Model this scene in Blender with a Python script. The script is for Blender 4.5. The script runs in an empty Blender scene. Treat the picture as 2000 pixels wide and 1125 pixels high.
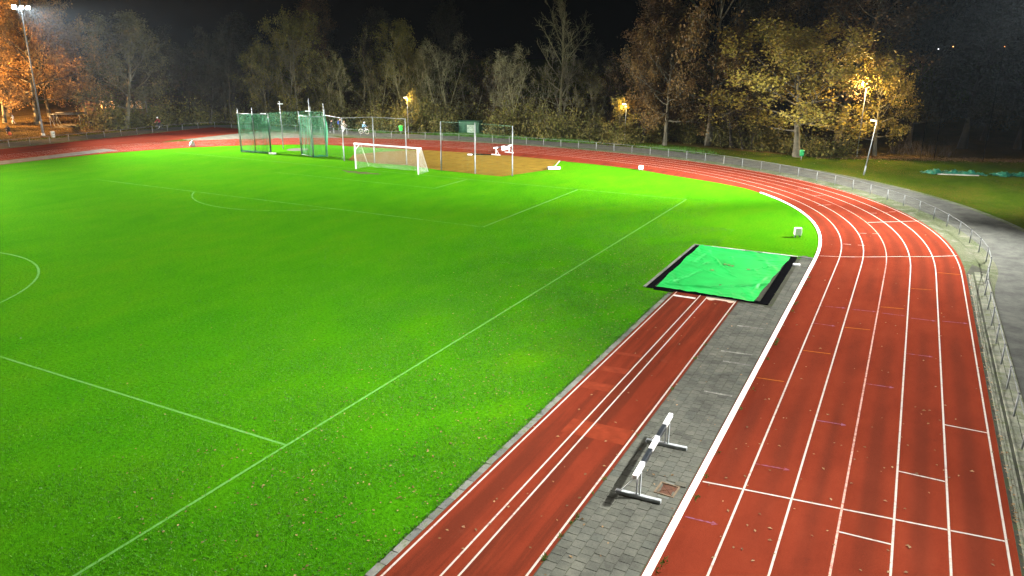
import bpy, math, random
import numpy as np
from mathutils import Vector, Matrix
SC = bpy.context.scene
C = SC.collection
R_ = math.radians
rng = np.random.default_rng(7)
random.seed(7)

# ------------------------------------------------------------------ camera
cam_d = bpy.data.cameras.new('camera')
cam = bpy.data.objects.new('camera', cam_d); C.objects.link(cam)
yaw, pitch, roll = 0.47869, 0.30392, 0.00522
fw = Vector((-math.sin(yaw)*math.cos(pitch), math.cos(yaw)*math.cos(pitch), -math.sin(pitch)))
rt = Vector((math.cos(yaw), math.sin(yaw), 0)); up = rt.cross(fw)
r2 = rt*math.cos(roll)+up*math.sin(roll); u2 = -rt*math.sin(roll)+up*math.cos(roll)
M = Matrix((r2, u2, -fw)).transposed().to_4x4(); M.translation = (15.256, -59.645, 11.297)
cam.matrix_world = M
cam_d.sensor_width = 36; cam_d.lens = 36*1478.26/2000
cam_d.clip_start = 0.1; cam_d.clip_end = 2000
SC.camera = cam
# ------------------------------------------------------------------ world, faint added sun lamp, exposure
W = bpy.data.worlds.new('World'); SC.world = W; W.use_nodes = True
nt = W.node_tree
sky = nt.nodes.new('ShaderNodeTexSky'); sky.sky_type = 'NISHITA'; sky.sun_disc = False
sky.sun_elevation = R_(-4); sky.sun_rotation = R_(200)
bg = nt.nodes['Background']; bg.inputs['Strength'].default_value = 0.05
nt.links.new(sky.outputs['Color'], bg.inputs['Color'])
sd = bpy.data.lights.new('faint_sun', 'SUN'); sd.energy = 0.004; sd.angle = R_(0.5); sd.color = (.8, .88, 1)  # very weak bluish sun lamp, added without a visible source
faint_sun = bpy.data.objects.new('faint_sun', sd); C.objects.link(faint_sun); faint_sun.rotation_euler = (R_(40), 0, R_(120))
SC.view_settings.view_transform = 'Standard'; SC.view_settings.look = 'None'
SC.view_settings.exposure = 3.0; SC.view_settings.gamma = 1
SC.view_settings.use_curve_mapping = False
SC.cycles.use_denoising = True; SC.cycles.use_adaptive_sampling = True; SC.cycles.adaptive_threshold = .025
SC.cycles.max_bounces = 3; SC.cycles.diffuse_bounces = 1; SC.cycles.glossy_bounces = 1; SC.cycles.volume_bounces = 0; SC.cycles.transmission_bounces = 1
SC.cycles.transparent_max_bounces = 8; SC.cycles.caustics_reflective = False; SC.cycles.caustics_refractive = False
FLOOD = 1.0     # overall strength of the floodlights

# ------------------------------------------------------------------ materials
def new_mat(name):
    m = bpy.data.materials.new(name); m.use_nodes = True
    return m, m.node_tree, m.node_tree.nodes['Principled BSDF']
def ramp(nt, cols):
    r = nt.nodes.new('ShaderNodeValToRGB'); e = r.color_ramp.elements
    while len(e) < len(cols): e.new(.5)
    for i, (p, c) in enumerate(cols):
        e[i].position = p; e[i].color = (*c, 1)
    return r
def noise(nt, co, scale, detail=4, rough=.55, vec_scale=None):
    n = nt.nodes.new('ShaderNodeTexNoise'); n.inputs['Scale'].default_value = scale
    n.inputs['Detail'].default_value = detail; n.inputs['Roughness'].default_value = rough
    if vec_scale:
        mp = nt.nodes.new('ShaderNodeMapping'); mp.inputs['Scale'].default_value = vec_scale
        nt.links.new(co, mp.inputs['Vector']); co = mp.outputs['Vector']
    nt.links.new(co, n.inputs['Vector'])
    return n.outputs['Fac']
def mixc(nt, fac, a, b, mode='MIX'):
    m = nt.nodes.new('ShaderNodeMix'); m.data_type = 'RGBA'; m.blend_type = mode
    for s, i in ((fac, 0), (a, 6), (b, 7)):
        if isinstance(s, (int, float)): m.inputs[i].default_value = s
        elif isinstance(s, tuple): m.inputs[i].default_value = (*s, 1)
        else: nt.links.new(s, m.inputs[i])
    return m.outputs[2]
def mth(nt, op, a, b=0.0, clamp=False):
    m = nt.nodes.new('ShaderNodeMath'); m.operation = op; m.use_clamp = clamp
    for s, i in ((a, 0), (b, 1)):
        if isinstance(s, (int, float)): m.inputs[i].default_value = s
        else: nt.links.new(s, m.inputs[i])
    return m.outputs[0]
def bump(nt, b, h, strength=.4, dist=.02):
    n = nt.nodes.new('ShaderNodeBump'); n.inputs['Strength'].default_value = strength
    n.inputs['Distance'].default_value = dist
    nt.links.new(h, n.inputs['Height']); nt.links.new(n.outputs['Normal'], b.inputs['Normal'])
def smooth(nt, x, lo, hi):
    m = nt.nodes.new('ShaderNodeMapRange'); m.interpolation_type = 'SMOOTHSTEP'
    m.inputs['From Min'].default_value = lo; m.inputs['From Max'].default_value = hi
    nt.links.new(x, m.inputs['Value']); return m.outputs['Result']
def geo_pos(nt): return nt.nodes.new('ShaderNodeNewGeometry').outputs['Position']

def plain(name, col, rough=.55, metal=0.0, var=.25, scale=6.0, spec=.3, dirt=None):
    """paint, metal, cloth: a base colour with uneven tone, wear and roughness"""
    m, nt, b = new_mat(name)
    co = nt.nodes.new('ShaderNodeTexCoord').outputs['Object']
    n1 = noise(nt, co, scale, 5); n2 = noise(nt, co, scale*6, 3)
    d = tuple(c*(1-var) for c in col); l = tuple(min(1, c*(1+var*.6)) for c in col)
    c1 = ramp(nt, [(.3, d), (.7, l)]); nt.links.new(n1, c1.inputs[0])
    out = c1.outputs[0]
    if dirt:
        f = smooth(nt, n2, .5, .75); out = mixc(nt, f, out, dirt)
    nt.links.new(out, b.inputs['Base Color'])
    b.inputs['Metallic'].default_value = metal; b.inputs['Specular IOR Level'].default_value = spec
    rr = nt.nodes.new('ShaderNodeMapRange'); nt.links.new(n2, rr.inputs['Value'])
    rr.inputs['To Min'].default_value = max(.05, rough-.12); rr.inputs['To Max'].default_value = min(1, rough+.12)
    nt.links.new(rr.outputs[0], b.inputs['Roughness'])
    return m
def emit(name, col, strength):
    m, nt, b = new_mat(name)
    b.inputs['Base Color'].default_value = (*col, 1)
    b.inputs['Emission Color'].default_value = (*col, 1); b.inputs['Emission Strength'].default_value = strength
    return m

def grass_mat(name, dark, mid, yel, soil=None, soil_lo=.62, litter=None):
    m, nt, b = new_mat(name)
    P = geo_pos(nt)
    big = noise(nt, P, .055, 4, .6); med = noise(nt, P, .55, 5, .65, (1, .45, 1)); fine = noise(nt, P, 9, 4, .7)
    mic = noise(nt, P, 38, 2, .6)
    a = ramp(nt, [(.34, dark), (.5, mid), (.68, yel)])
    s = mth(nt, 'ADD', mth(nt, 'MULTIPLY', big, .5), mth(nt, 'MULTIPLY', med, .5))
    nt.links.new(s, a.inputs[0])
    f = ramp(nt, [(.3, (.38, .40, .38)), (.5, (1, 1, 1)), (.72, (1.55, 1.48, 1.3))]); 
    nt.links.new(mth(nt, 'ADD', mth(nt, 'MULTIPLY', fine, .6), mth(nt, 'MULTIPLY', mic, .4)), f.inputs[0])
    out = mixc(nt, 1.0, a.outputs[0], f.outputs[0], 'MULTIPLY')
    if soil:
        sn = noise(nt, P, 1.1, 6, .75)
        out = mixc(nt, mth(nt, 'MULTIPLY', smooth(nt, sn, soil_lo, soil_lo+.14), .75), out, soil)
    if litter:
        ln = noise(nt, P, 14, 3, .7); lb = noise(nt, P, .12, 3)
        lf = mth(nt, 'MULTIPLY', smooth(nt, ln, .55, .63), smooth(nt, lb, .4, .6))
        out = mixc(nt, lf, out, litter)
    nt.links.new(out, b.inputs['Base Color'])
    b.inputs['Roughness'].default_value = 1; b.inputs['Specular IOR Level'].default_value = 0
    bump(nt, b, mth(nt, 'ADD', fine, mth(nt, 'MULTIPLY', mic, .7)), .9, .05)
    return m
M_FIELD = grass_mat('turf', (.025, .132, .0021), (.035, .147, .0022), (.050, .150, .0024), soil=(.066, .09, .008), soil_lo=.72)
M_LAWN = grass_mat('lawn', (.017, .036, .003), (.031, .054, .004), (.050, .060, .006), soil=(.06, .04, .015), soil_lo=.60, litter=(.13, .06, .02))
M_VERGE = grass_mat('verge', (.040, .060, .022), (.070, .080, .046), (.105, .108, .075), soil=(.13, .13, .105), soil_lo=.5)

M_LITTERG = grass_mat('leaf_strewn_ground', (.030, .030, .008), (.055, .042, .012), (.085, .055, .016), soil=(.07, .04, .014), soil_lo=.5, litter=(.12, .06, .02))
def track_mat(name, lane=True):
    m, nt, b = new_mat(name)
    P = geo_pos(nt)
    big = noise(nt, P, .16, 5, .6); med = noise(nt, P, 1.6, 5, .6, (1, .35, 1)); fine = noise(nt, P, 60, 3, .6); mic = noise(nt, P, 160, 2)
    base = ramp(nt, [(.32, (.096, .0170, .0088)), (.52, (.128, .0218, .0105)), (.7, (.156, .0285, .0132))])
    s = mth(nt, 'ADD', mth(nt, 'MULTIPLY', big, .55), mth(nt, 'MULTIPLY', med, .45)); nt.links.new(s, base.inputs[0])
    out = base.outputs[0]
    at = nt.nodes.new('ShaderNodeAttribute'); at.attribute_name = 'lane'; off = at.outputs['Fac']
    if lane:
        fr = mth(nt, 'FRACT', mth(nt, 'DIVIDE', off, 1.22))
        dist = mth(nt, 'ABSOLUTE', mth(nt, 'SUBTRACT', fr, .5))
        wob = noise(nt, P, .5, 3, .6, (1.5, .12, 1))
        w = mth(nt, 'SUBTRACT', 1.0, smooth(nt, mth(nt, 'ADD', dist, mth(nt, 'MULTIPLY', mth(nt, 'SUBTRACT', wob, .5), .35)), .04, .30))
        nl = noise(nt, P, .07, 2, .5)
        out = mixc(nt, mth(nt, 'MULTIPLY', w, mth(nt, 'MULTIPLY', smooth(nt, nl, .36, .66), .62)), out, (.070, .0165, .0095))
    else:
        st = noise(nt, P, .9, 5, .65, (1.6, .07, 1)); out = mixc(nt, mth(nt, 'MULTIPLY', smooth(nt, st, .42, .62), .75), out, (.068, .0155, .0085))
        du = noise(nt, P, .45, 5, .7); out = mixc(nt, mth(nt, 'MULTIPLY', smooth(nt, du, .58, .8), .4), out, (.17, .07, .045))
    spot = noise(nt, P, 2.3, 6, .75)
    out = mixc(nt, mth(nt, 'MULTIPLY', smooth(nt, spot, .60, .80), .5), out, (.055, .016, .012))
    sand = noise(nt, P, 3.1, 5, .8)
    out = mixc(nt, mth(nt, 'MULTIPLY', smooth(nt, sand, .64, .85), .15), out, (.19, .085, .055))
    g = ramp(nt, [(.3, (.58, .58, .58)), (.7, (1.36, 1.36, 1.36))]); nt.links.new(mth(nt, 'ADD', mth(nt, 'MULTIPLY', fine, .5), mth(nt, 'MULTIPLY', mic, .5)), g.inputs[0])
    out = mixc(nt, 1.0, out, g.outputs[0], 'MULTIPLY')
    nt.links.new(out, b.inputs['Base Color'])
    b.inputs['Roughness'].default_value = 1; b.inputs['Specular IOR Level'].default_value = 0
    bump(nt, b, fine, .5, .006)
    return m
M_TRACK = track_mat('tartan'); M_RUNWAY = track_mat('runway_tartan', False)

def line_mat(name, col, worn, through, lo=.5, hi=.7, sc=7):
    m, nt, b = new_mat(name); P = geo_pos(nt)
    n = noise(nt, P, sc, 6, .75); n2 = noise(nt, P, .5, 3)
    f = mth(nt, 'MULTIPLY', smooth(nt, mth(nt, 'ADD', mth(nt, 'MULTIPLY', n, .75), mth(nt, 'MULTIPLY', n2, .25)), lo, hi), worn)
    nt.links.new(mixc(nt, f, col, through), b.inputs['Base Color'])
    b.inputs['Roughness'].default_value = .95; b.inputs['Specular IOR Level'].default_value = 0
    return m
M_LINE = line_mat('white_line', (.38, .335, .285), .75, (.22, .07, .045), .49, .68)
M_LINEPINK = line_mat('worn_line', (.42, .25, .20), .9, (.18, .04, .025), .45, .65)
M_ORANGE = line_mat('orange_line', (.28, .085, .014), .9, (.16, .03, .012), .48, .66)
M_PURPLE = line_mat('violet_line', (.17, .07, .11), .95, (.14, .022, .012), .42, .62)
M_CHALK = line_mat('chalk_line', (.088, .23, .052), .95, (.045, .175, .006), .42, .68, 5)
M_CHALKF = line_mat('faded_chalk_line', (.085, .235, .045), .95, (.04, .165, .004), .4, .6, 3)
M_KERB = line_mat('white_kerb', (.74, .73, .68), .45, (.36, .37, .30), .5, .75, 3)

def stone_mat(name, cols, moss=None, rough=.85, big=True):
    m, nt, b = new_mat(name); P = geo_pos(nt)
    oi = nt.nodes.new('ShaderNodeObjectInfo'); gi = nt.nodes.new('ShaderNodeNewGeometry')
    rnd = mth(nt, 'FRACT', mth(nt, 'ADD', oi.outputs['Random'], gi.outputs['Random Per Island']))
    c = ramp(nt, [(i/(len(cols)-1), k) for i, k in enumerate(cols)]); nt.links.new(rnd, c.inputs[0])
    n1 = noise(nt, P, 1.1, 5, .7); n2 = noise(nt, P, 30, 4, .7)
    g = ramp(nt, [(.33, (.55, .55, .55)), (.5, (1, 1, 1)), (.68, (1.5, 1.48, 1.4))]); nt.links.new(mth(nt, 'ADD', mth(nt, 'MULTIPLY', n1, .65), mth(nt, 'MULTIPLY', n2, .35)), g.inputs[0])
    out = mixc(nt, 1.0, c.outputs[0], g.outputs[0], 'MULTIPLY')
    if moss:
        n3 = noise(nt, P, 2.2, 6, .75); out = mixc(nt, mth(nt, 'MULTIPLY', smooth(nt, n3, .48, .68), .8), out, moss)
    nt.links.new(out, b.inputs['Base Color']); b.inputs['Roughness'].default_value = rough
    b.inputs['Specular IOR Level'].default_value = .01
    bump(nt, b, n2, .5, .008)
    return m
M_PAVER = stone_mat('paver_grey', [(.068, .070, .058), (.077, .079, .065), (.086, .087, .072), (.072, .076, .064)])
M_PAVERMOSS = stone_mat('paver_mossy', [(.11, .118, .088), (.145, .15, .115), (.18, .18, .14)], moss=(.075, .092, .034))
M_JOINT = stone_mat('joint_sand', [(.044, .045, .035), (.052, .052, .04)], moss=(.035, .052, .015))
M_KSTONE = stone_mat('edge_stone', [(.10, .105, .095), (.13, .135, .12), (.16, .16, .14)], moss=(.07, .09, .03))
M_ASPH = stone_mat('asphalt', [(.062, .064, .056), (.068, .068, .06)])
M_CONC = stone_mat('concrete', [(.28, .27, .24), (.34, .33, .29)])
M_SAND = stone_mat('pale_concrete', [(.085, .082, .064), (.095, .09, .072)])
M_DZONE = stone_mat('tan_surface', [(.105, .064, .009), (.12, .074, .011)], moss=(.085, .075, .009))
M_MUD = stone_mat('mud', [(.05, .06, .02), (.055, .062, .02)], moss=(.036, .13, .004))
M_GALV = plain('galvanised', (.165, .18, .175), .6, .25, .25, 4, spec=.2)
M_GALVP = plain('bright_galvanised', (.42, .45, .46), .55, .1, .25, 6, spec=.2, dirt=(.26, .27, .25))
M_RAIL = plain('weathered_rail', (.12, .13, .125), .7, .2, .3, 4, spec=.15)
M_GALVD = plain('dark_steel', (.06, .065, .07), .5, .5, .3, 4)
M_WPAINT = plain('white_paint', (.74, .75, .74), .4, 0, .08, 5, dirt=(.55, .54, .48))
M_BPAINT = plain('black_paint', (.012, .016, .02), .45, 0, .3, 5)
M_BLACK = plain('black_rubber', (.0035, .0035, .004), 1.0, 0, .3, 8, spec=0)
M_RUST = plain('rust', (.075, .028, .012), .9, 0, .45, 14)
M_GNET = plain('green_cord', (.012, .145, .062), .7, 0, .25, 3)
M_GNETP = plain('pale_green_cord', (.06, .15, .09), .7, 0, .25, 3)
M_WNET = plain('white_cord', (.55, .56, .52), .7, 0, .2, 3)
M_TARP2 = plain('dark_green_sheet', (.006, .085, .052), .5, 0, .4, 1.5, dirt=(.02, .14, .09))
M_GBOX = plain('green_cabinet', (.012, .06, .028), .5, 0, .3, 2)
M_PANEL = plain('pale_panel', (.24, .32, .24), .6, 0, .5, 3, dirt=(.09, .13, .10))
M_BARK = plain('bark_grey', (.075, .07, .045), .9, 0, .4, 2)
M_BARKP = plain('bark_pale', (.115, .112, .055), .9, 0, .4, 2)
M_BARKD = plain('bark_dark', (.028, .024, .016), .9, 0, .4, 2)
M_FLEAF = plain('fallen_leaf', (.34, .21, .08), .8, 0, .6, 2)

def leaf_mat(name, cols, transl=.25):
    m, nt, b = new_mat(name)
    gi = nt.nodes.new('ShaderNodeNewGeometry'); P = nt.nodes.new('ShaderNodeTexCoord').outputs['Object']
    n = noise(nt, P, .45, 3, .6)
    s = mth(nt, 'ADD', mth(nt, 'MULTIPLY', gi.outputs['Random Per Island'], .5), mth(nt, 'MULTIPLY', n, .5))
    c = ramp(nt, [(.25+.5*i/(len(cols)-1), k) for i, k in enumerate(cols)]); nt.links.new(s, c.inputs[0])
    nt.links.new(c.outputs[0], b.inputs['Base Color']); b.inputs['Roughness'].default_value = .65
    b.inputs['Specular IOR Level'].default_value = .2
    t = nt.nodes.new('ShaderNodeBsdfTranslucent'); nt.links.new(c.outputs[0], t.inputs['Color'])
    mx = nt.nodes.new('ShaderNodeMixShader'); mx.inputs[0].default_value = transl
    nt.links.new(b.outputs[0], mx.inputs[1]); nt.links.new(t.outputs[0], mx.inputs[2])
    nt.links.new(mx.outputs[0], nt.nodes['Material Output'].inputs['Surface'])
    return m
L_YEL = leaf_mat('leaf_yellow_oak', [(.092, .080, .010), (.145, .120, .016), (.18, .138, .020), (.13, .085, .015)])
L_OLIVE = leaf_mat('leaf_olive', [(.045, .050, .009), (.092, .088, .014), (.14, .12, .018)])
L_BROWN = leaf_mat('leaf_brown', [(.04, .029, .009), (.085, .055, .014), (.125, .075, .018)])
L_RUST = leaf_mat('leaf_rust', [(.028, .018, .008), (.052, .032, .011), (.075, .045, .013)])
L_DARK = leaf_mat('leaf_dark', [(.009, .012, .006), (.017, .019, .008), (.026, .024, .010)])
L_GREY = leaf_mat('leaf_grey', [(.04, .041, .016), (.070, .067, .024), (.092, .082, .028)])
L_ORANGE = leaf_mat('leaf_orange', [(.14, .085, .03), (.24, .14, .045), (.30, .18, .05)])
L_SHRUB = leaf_mat('leaf_shrub', [(.028, .028, .008), (.062, .054, .014), (.066, .078, .012), (.105, .094, .019), (.145, .125, .028)])
L_GRASS = leaf_mat('grass_blade', [(.020, .11, .0014), (.036, .165, .002), (.065, .185, .003)], .15)
L_WEED = leaf_mat('weed', [(.022, .075, .006), (.045, .12, .009)], .15)
L_REED = leaf_mat('reed', [(.03, .022, .014), (.06, .045, .03), (.14, .11, .08)])
L_LITTER = leaf_mat('fallen_leaves', [(.07, .04, .012), (.15, .09, .035), (.26, .17, .08)], .1)

# ------------------------------------------------------------------ mesh helpers
class MB:
    def __init__(s): s.v = []; s.f = []; s.mi = []; s.sm = []
    def add(s, vs, fs, mi=0, sm=False):
        o = len(s.v); s.v += [tuple(v) for v in vs]
        s.f += [tuple(i+o for i in f) for f in fs]; s.mi += [mi]*len(fs); s.sm += [sm]*len(fs); return s
    def box(s, c, d, rz=0, mi=0, bev=0.0, tilt=None):
        x, y, z = d[0]/2, d[1]/2, d[2]/2
        if bev > 0:
            b = min(bev, x*.9, y*.9, z*.9)
            vs = []
            for sx in (-1, 1):
                for sy in (-1, 1):
                    for sz in (-1, 1):
                        vs += [(sx*x, sy*(y-b), sz*(z-b)), (sx*(x-b), sy*y, sz*(z-b)), (sx*(x-b), sy*(y-b), sz*z)]
            def I(a, bb, cc, k): return (a*4+bb*2+cc)*3+k
            fs = []
            for a in (0, 1):
                q = [I(a, 0, 0, 0), I(a, 0, 1, 0), I(a, 1, 1, 0), I(a, 1, 0, 0)]; fs.append(q if a == 0 else q[::-1])
                q = [I(0, a, 0, 1), I(1, a, 0, 1), I(1, a, 1, 1), I(0, a, 1, 1)]; fs.append(q if a == 0 else q[::-1])
                q = [I(0, 0, a, 2), I(0, 1, a, 2), I(1, 1, a, 2), I(1, 0, a, 2)]; fs.append(q if a == 0 else q[::-1])
            for a in (0, 1):
                for bb in (0, 1):
                    fs.append([I(a, bb, 0, 0), I(a, bb, 1, 0), I(a, bb, 1, 1), I(a, bb, 0, 1)])
                    fs.append([I(a, 0, bb, 0), I(a, 1, bb, 0), I(a, 1, bb, 2), I(a, 0, bb, 2)])
                    fs.append([I(0, a, bb, 1), I(1, a, bb, 1), I(1, a, bb, 2), I(0, a, bb, 2)])
                    for cc in (0, 1): fs.append([I(a, bb, cc, 0), I(a, bb, cc, 1), I(a, bb, cc, 2)])
        else:
            vs = [(sx*x, sy*y, sz*z) for sx in (-1, 1) for sy in (-1, 1) for sz in (-1, 1)]
            fs = [(0, 1, 3, 2), (4, 6, 7, 5), (0, 4, 5, 1), (2, 3, 7, 6), (0, 2, 6, 4), (1, 5, 7, 3)]
        m = Matrix.Rotation(rz, 3, 'Z')
        if tilt is not None: m = m @ tilt
        cc = Vector(c)
        return s.add([m @ Vector(v)+cc for v in vs], fs, mi)
    def tube(s, pts, r, n=6, mi=0, cap=True, sm=True):
        P = [Vector(p) for p in pts]; k = len(P)
        rr = r if isinstance(r, (list, tuple)) else [r]*k
        vs = []; u = None
        for i in range(k):
            t = (P[min(i+1, k-1)]-P[max(i-1, 0)]).normalized()
            if u is None: u = t.orthogonal().normalized()
            u = (u-t*u.dot(t)); u = u.normalized() if u.length > 1e-6 else t.orthogonal().normalized()
            w = t.cross(u)
            for j in range(n):
                a = 2*math.pi*j/n; vs.append(P[i]+(u*math.cos(a)+w*math.sin(a))*rr[i])
        fs = [(i*n+j, i*n+(j+1) % n, (i+1)*n+(j+1) % n, (i+1)*n+j) for i in range(k-1) for j in range(n)]
        s.add(vs, fs, mi, sm)
        if cap: 
            o = len(s.v)-len(vs)
            s.f += [tuple(o+j for j in range(n))[::-1], tuple(o+(k-1)*n+j for j in range(n))]; s.mi += [mi]*2; s.sm += [False]*2
        return s
    def lathe(s, prof, c=(0, 0, 0), n=16, mi=0, sm=True):
        vs = []
        for r, z in prof:
            for j in range(n):
                a = 2*math.pi*j/n; vs.append((c[0]+r*math.cos(a), c[1]+r*math.sin(a), c[2]+z))
        fs = [(i*n+j, i*n+(j+1) % n, (i+1)*n+(j+1) % n, (i+1)*n+j) for i in range(len(prof)-1) for j in range(n)]
        return s.add(vs, fs, mi, sm)
    def mesh(s, name, mats):
        me = bpy.data.meshes.new(name); me.from_pydata(s.v, [], s.f)
        for m in (mats if isinstance(mats, (list, tuple)) else [mats]): me.materials.append(m)
        me.polygons.foreach_set('material_index', s.mi); me.polygons.foreach_set('use_smooth', s.sm)
        me.update(); return me
    def build(s, name, mats, parent=None, **k): return link(name, s.mesh(name, mats), parent, **k)
def link(name, me, parent=None, loc=None, rz=0, **k):
    o = bpy.data.objects.new(name, me); C.objects.link(o)
    if loc is not None: o.location = loc
    if rz: o.rotation_euler = (0, 0, rz)
    if parent is not None: o.parent = parent
    for a, b in k.items(): o[a] = b
    return o
def thing(name, label, cat, loc=(0, 0, 0), rz=0, group=None):
    o = link(name, None, None, loc, rz, label=label, category=cat)
    o.empty_display_size = .2
    if group: o['group'] = group
    return o
def tag(o, label, cat, group=None):
    o['label'] = label; o['category'] = cat
    if group: o['group'] = group
    return o
def np_mesh(name, V, F, mats, mi=None, smooth=False):
    """V (n,3), F (m,k) numpy"""
    me = bpy.data.meshes.new(name); V = np.asarray(V, np.float32); F = np.asarray(F, np.int32); k = F.shape[1]
    me.vertices.add(len(V)); me.vertices.foreach_set('co', V.ravel())
    me.loops.add(F.size); me.loops.foreach_set('vertex_index', F.ravel())
    me.polygons.add(len(F)); me.polygons.foreach_set('loop_start', np.arange(0, F.size, k, dtype=np.int32))
    try: me.polygons.foreach_set('loop_total', np.full(len(F), k, np.int32))
    except Exception: pass
    for m in (mats if isinstance(mats, (list, tuple)) else [mats]): me.materials.append(m)
    if mi is not None: me.polygons.foreach_set('material_index', np.asarray(mi, np.int32))
    me.polygons.foreach_set('use_smooth', np.full(len(F), smooth))
    me.update(calc_edges=True); me.validate(); return me

# ------------------------------------------------------------------ plan of the oval
LW = 1.22
def oval():
    pts = [(11.37, y) for y in np.arange(-90, -15, 2.5)]
    cx, yb, b, n = -28.38, -15.0, 33.25, 2.3
    for t in np.linspace(0, math.pi, 121):
        c, s_ = math.cos(t), math.sin(t); a = 39.75 if c >= 0 else 37.8
        pts.append((cx+a*math.copysign(abs(c)**(2/n), c), yb+b*max(s_, 0)**(2/n)))
    pts += [(cx-37.8, y) for y in np.arange(-17.5, -92, -2.5)]
    return np.array(pts)
KP = oval()
def normals(P):
    t = np.gradient(P, axis=0); t /= np.linalg.norm(t, axis=1)[:, None]
    return np.stack([t[:, 1], -t[:, 0]], 1)           # to the right of travel = outside
KN = normals(KP)
for _ in range(3): KN[1:-1] = (KN[:-2]+2*KN[1:-1]+KN[2:])/4
KN /= np.linalg.norm(KN, axis=1)[:, None]
def at_off(d): return KP+KN*d
def strip_mesh(name, A, B, z, mat, za=None):
    n = len(A); V = np.zeros((2*n, 3)); V[:n, :2] = A; V[n:, :2] = B; V[:, 2] = z
    i = np.arange(n-1); F = np.stack([i, i+n, i+n+1, i+1], 1)
    # face up
    a, b_, c = V[F[0, 0]], V[F[0, 1]], V[F[0, 2]]
    if np.cross(b_-a, c-a)[2] < 0: F = F[:, ::-1]
    return np_mesh(name, V, F, mat)
def poly_mesh(name, pts, z, mat):
    me = bpy.data.meshes.new(name); me.from_pydata([(x, y, z) for x, y in pts], [], [list(range(len(pts)))])
    me.materials.append(mat); me.update()
    if me.polygons[0].normal.z < 0: me.flip_normals()
    return me
def structure(name, me, parent=None): return link(name, me, parent, kind='structure') if parent is None else link(name, me, parent)

# ------------------------------------------------------------------ ground sheets
g = MB(); g.add([(-700, -500, -.012), (700, -500, -.012), (700, 900, -.012), (-700, 900, -.012)], [(0, 1, 2, 3)])
structure('ground', g.mesh('ground', M_LAWN))
inner = [tuple(p) for p in at_off(0.0) if p[1] > -88]
infield = structure('infield_grass', poly_mesh('infield_grass', inner, 0.0, M_FIELD))
tr = structure('running_track', strip_mesh('running_track', at_off(-.12), at_off(7.52), .012, M_TRACK))
me = tr.data; n = len(KP)
att = me.attributes.new('lane', 'FLOAT', 'POINT'); att.data.foreach_set('value', np.r_[np.full(n, -.12), np.full(n, 7.52)].astype(np.float32))
# red apron inside the bend and the sprint straight on the far side
apron = [(4.08, 6.91), (.26, 9.29), (-5.18, 11.66), (-8.39, 13.4), (-13.89, 14.7), (-18.08, 15.33), (-24.31, 16.06), (-30.76, 15.98), (-35.19, 15.61), (-38.26, 14.97), (-44.34, 14.36), (-48.95, 14.13), (-52, 14.6), (-45, 17.4), (-36, 18.9), (-28, 19.2), (-18, 18.6), (-9, 16.2), (-1, 12.0)]
structure('track_apron', poly_mesh('track_apron', apron, .008, M_RUNWAY))
structure('sprint_straight', poly_mesh('sprint_straight', [(-66.3, -90), (-66.3, -18), (-68.2, 0), (-69.4, 8), (-68.6, 20), (-69.0, 23.2), (-79.0, 23.2), (-78.9, -90)], .008, M_RUNWAY))
structure('pale_wedge', poly_mesh('pale_wedge', [(-69.2, 9.3), (-68.5, 20), (-69, 22.6), (-55.6, 22.4), (-51, 20.4), (-50, 18), (-62, 10)], .006, M_SAND))
strip = structure('concrete_strip', strip_mesh('concrete_strip', np.array([(-68.9, y) for y in range(-90, -1)]), np.array([(-66.25, y) for y in range(-90, -1)]), .020, M_SAND))
dz = [(-37.9, 4.53), (-34.02, 4.07), (-30.25, 4.5), (-25.27, 3.32), (-21.28, 2.97), (-18.32, 2.86), (-16.3, 8.76), (-18.08, 15.6), (-24.31, 16.3), (-30.76, 16.2), (-35.19, 15.8), (-37.69, 14.18), (-39.23, 11.67), (-40.35, 8.43)]
structure('high_jump_area', poly_mesh('high_jump_area', dz, .014, M_DZONE))
structure('goal_mouth_mud', poly_mesh('goal_mouth_mud', [(-31.4+2.0*math.cos(t)*(1+.22*math.sin(3*t)+.15*math.sin(7*t+1)), -1.7+.75*math.sin(t)*(1+.3*math.cos(2*t)+.2*math.cos(9*t)) ) for t in np.linspace(0, 6.2, 60)], .004, M_MUD))

structure('leaf_strewn_ground', poly_mesh('leaf_strewn_ground', [(-150, -20), (-86, -12), (-86.5, 12), (-86, 27), (-60, 33), (-40, 36), (-15, 36.5), (2, 33), (10, 34.2), (27, 40.3), (60, 55), (60, 120), (-150, 120)], -.007, M_LITTERG))
# fence line round the outside of the track
off_out = 7.52
F = [(19.5, y) for y in np.arange(-88, -15, 2.5)]
op = at_off(off_out+1.3)
for p in op:
    if p[1] > -14 and p[0] > -46 : F.append(tuple(p))
F += [(-50, 24.0), (-57, 24.4), (-65, 24.6), (-75.5, 24.4), (-78.4, 22.6), (-79.6, 18), (-79.8, 10), (-80.1, 0), (-80.6, -10), (-81, -40), (-81, -88)]
F = np.array(F)
def resample(P, step):
    d = np.r_[0, np.cumsum(np.linalg.norm(np.diff(P, axis=0), axis=1))]
    s_ = np.arange(0, d[-1], step); return np.stack([np.interp(s_, d, P[:, 0]), np.interp(s_, d, P[:, 1])], 1)
FS = resample(F, 1.0)
for _ in range(6): FS[1:-1] = (FS[:-2]+2*FS[1:-1]+FS[2:])/4
FN = normals(FS)
for _ in range(8): FN[1:-1] = (FN[:-2]+2*FN[1:-1]+FN[2:])/4
def f_off(d): return FS+FN*d
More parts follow.
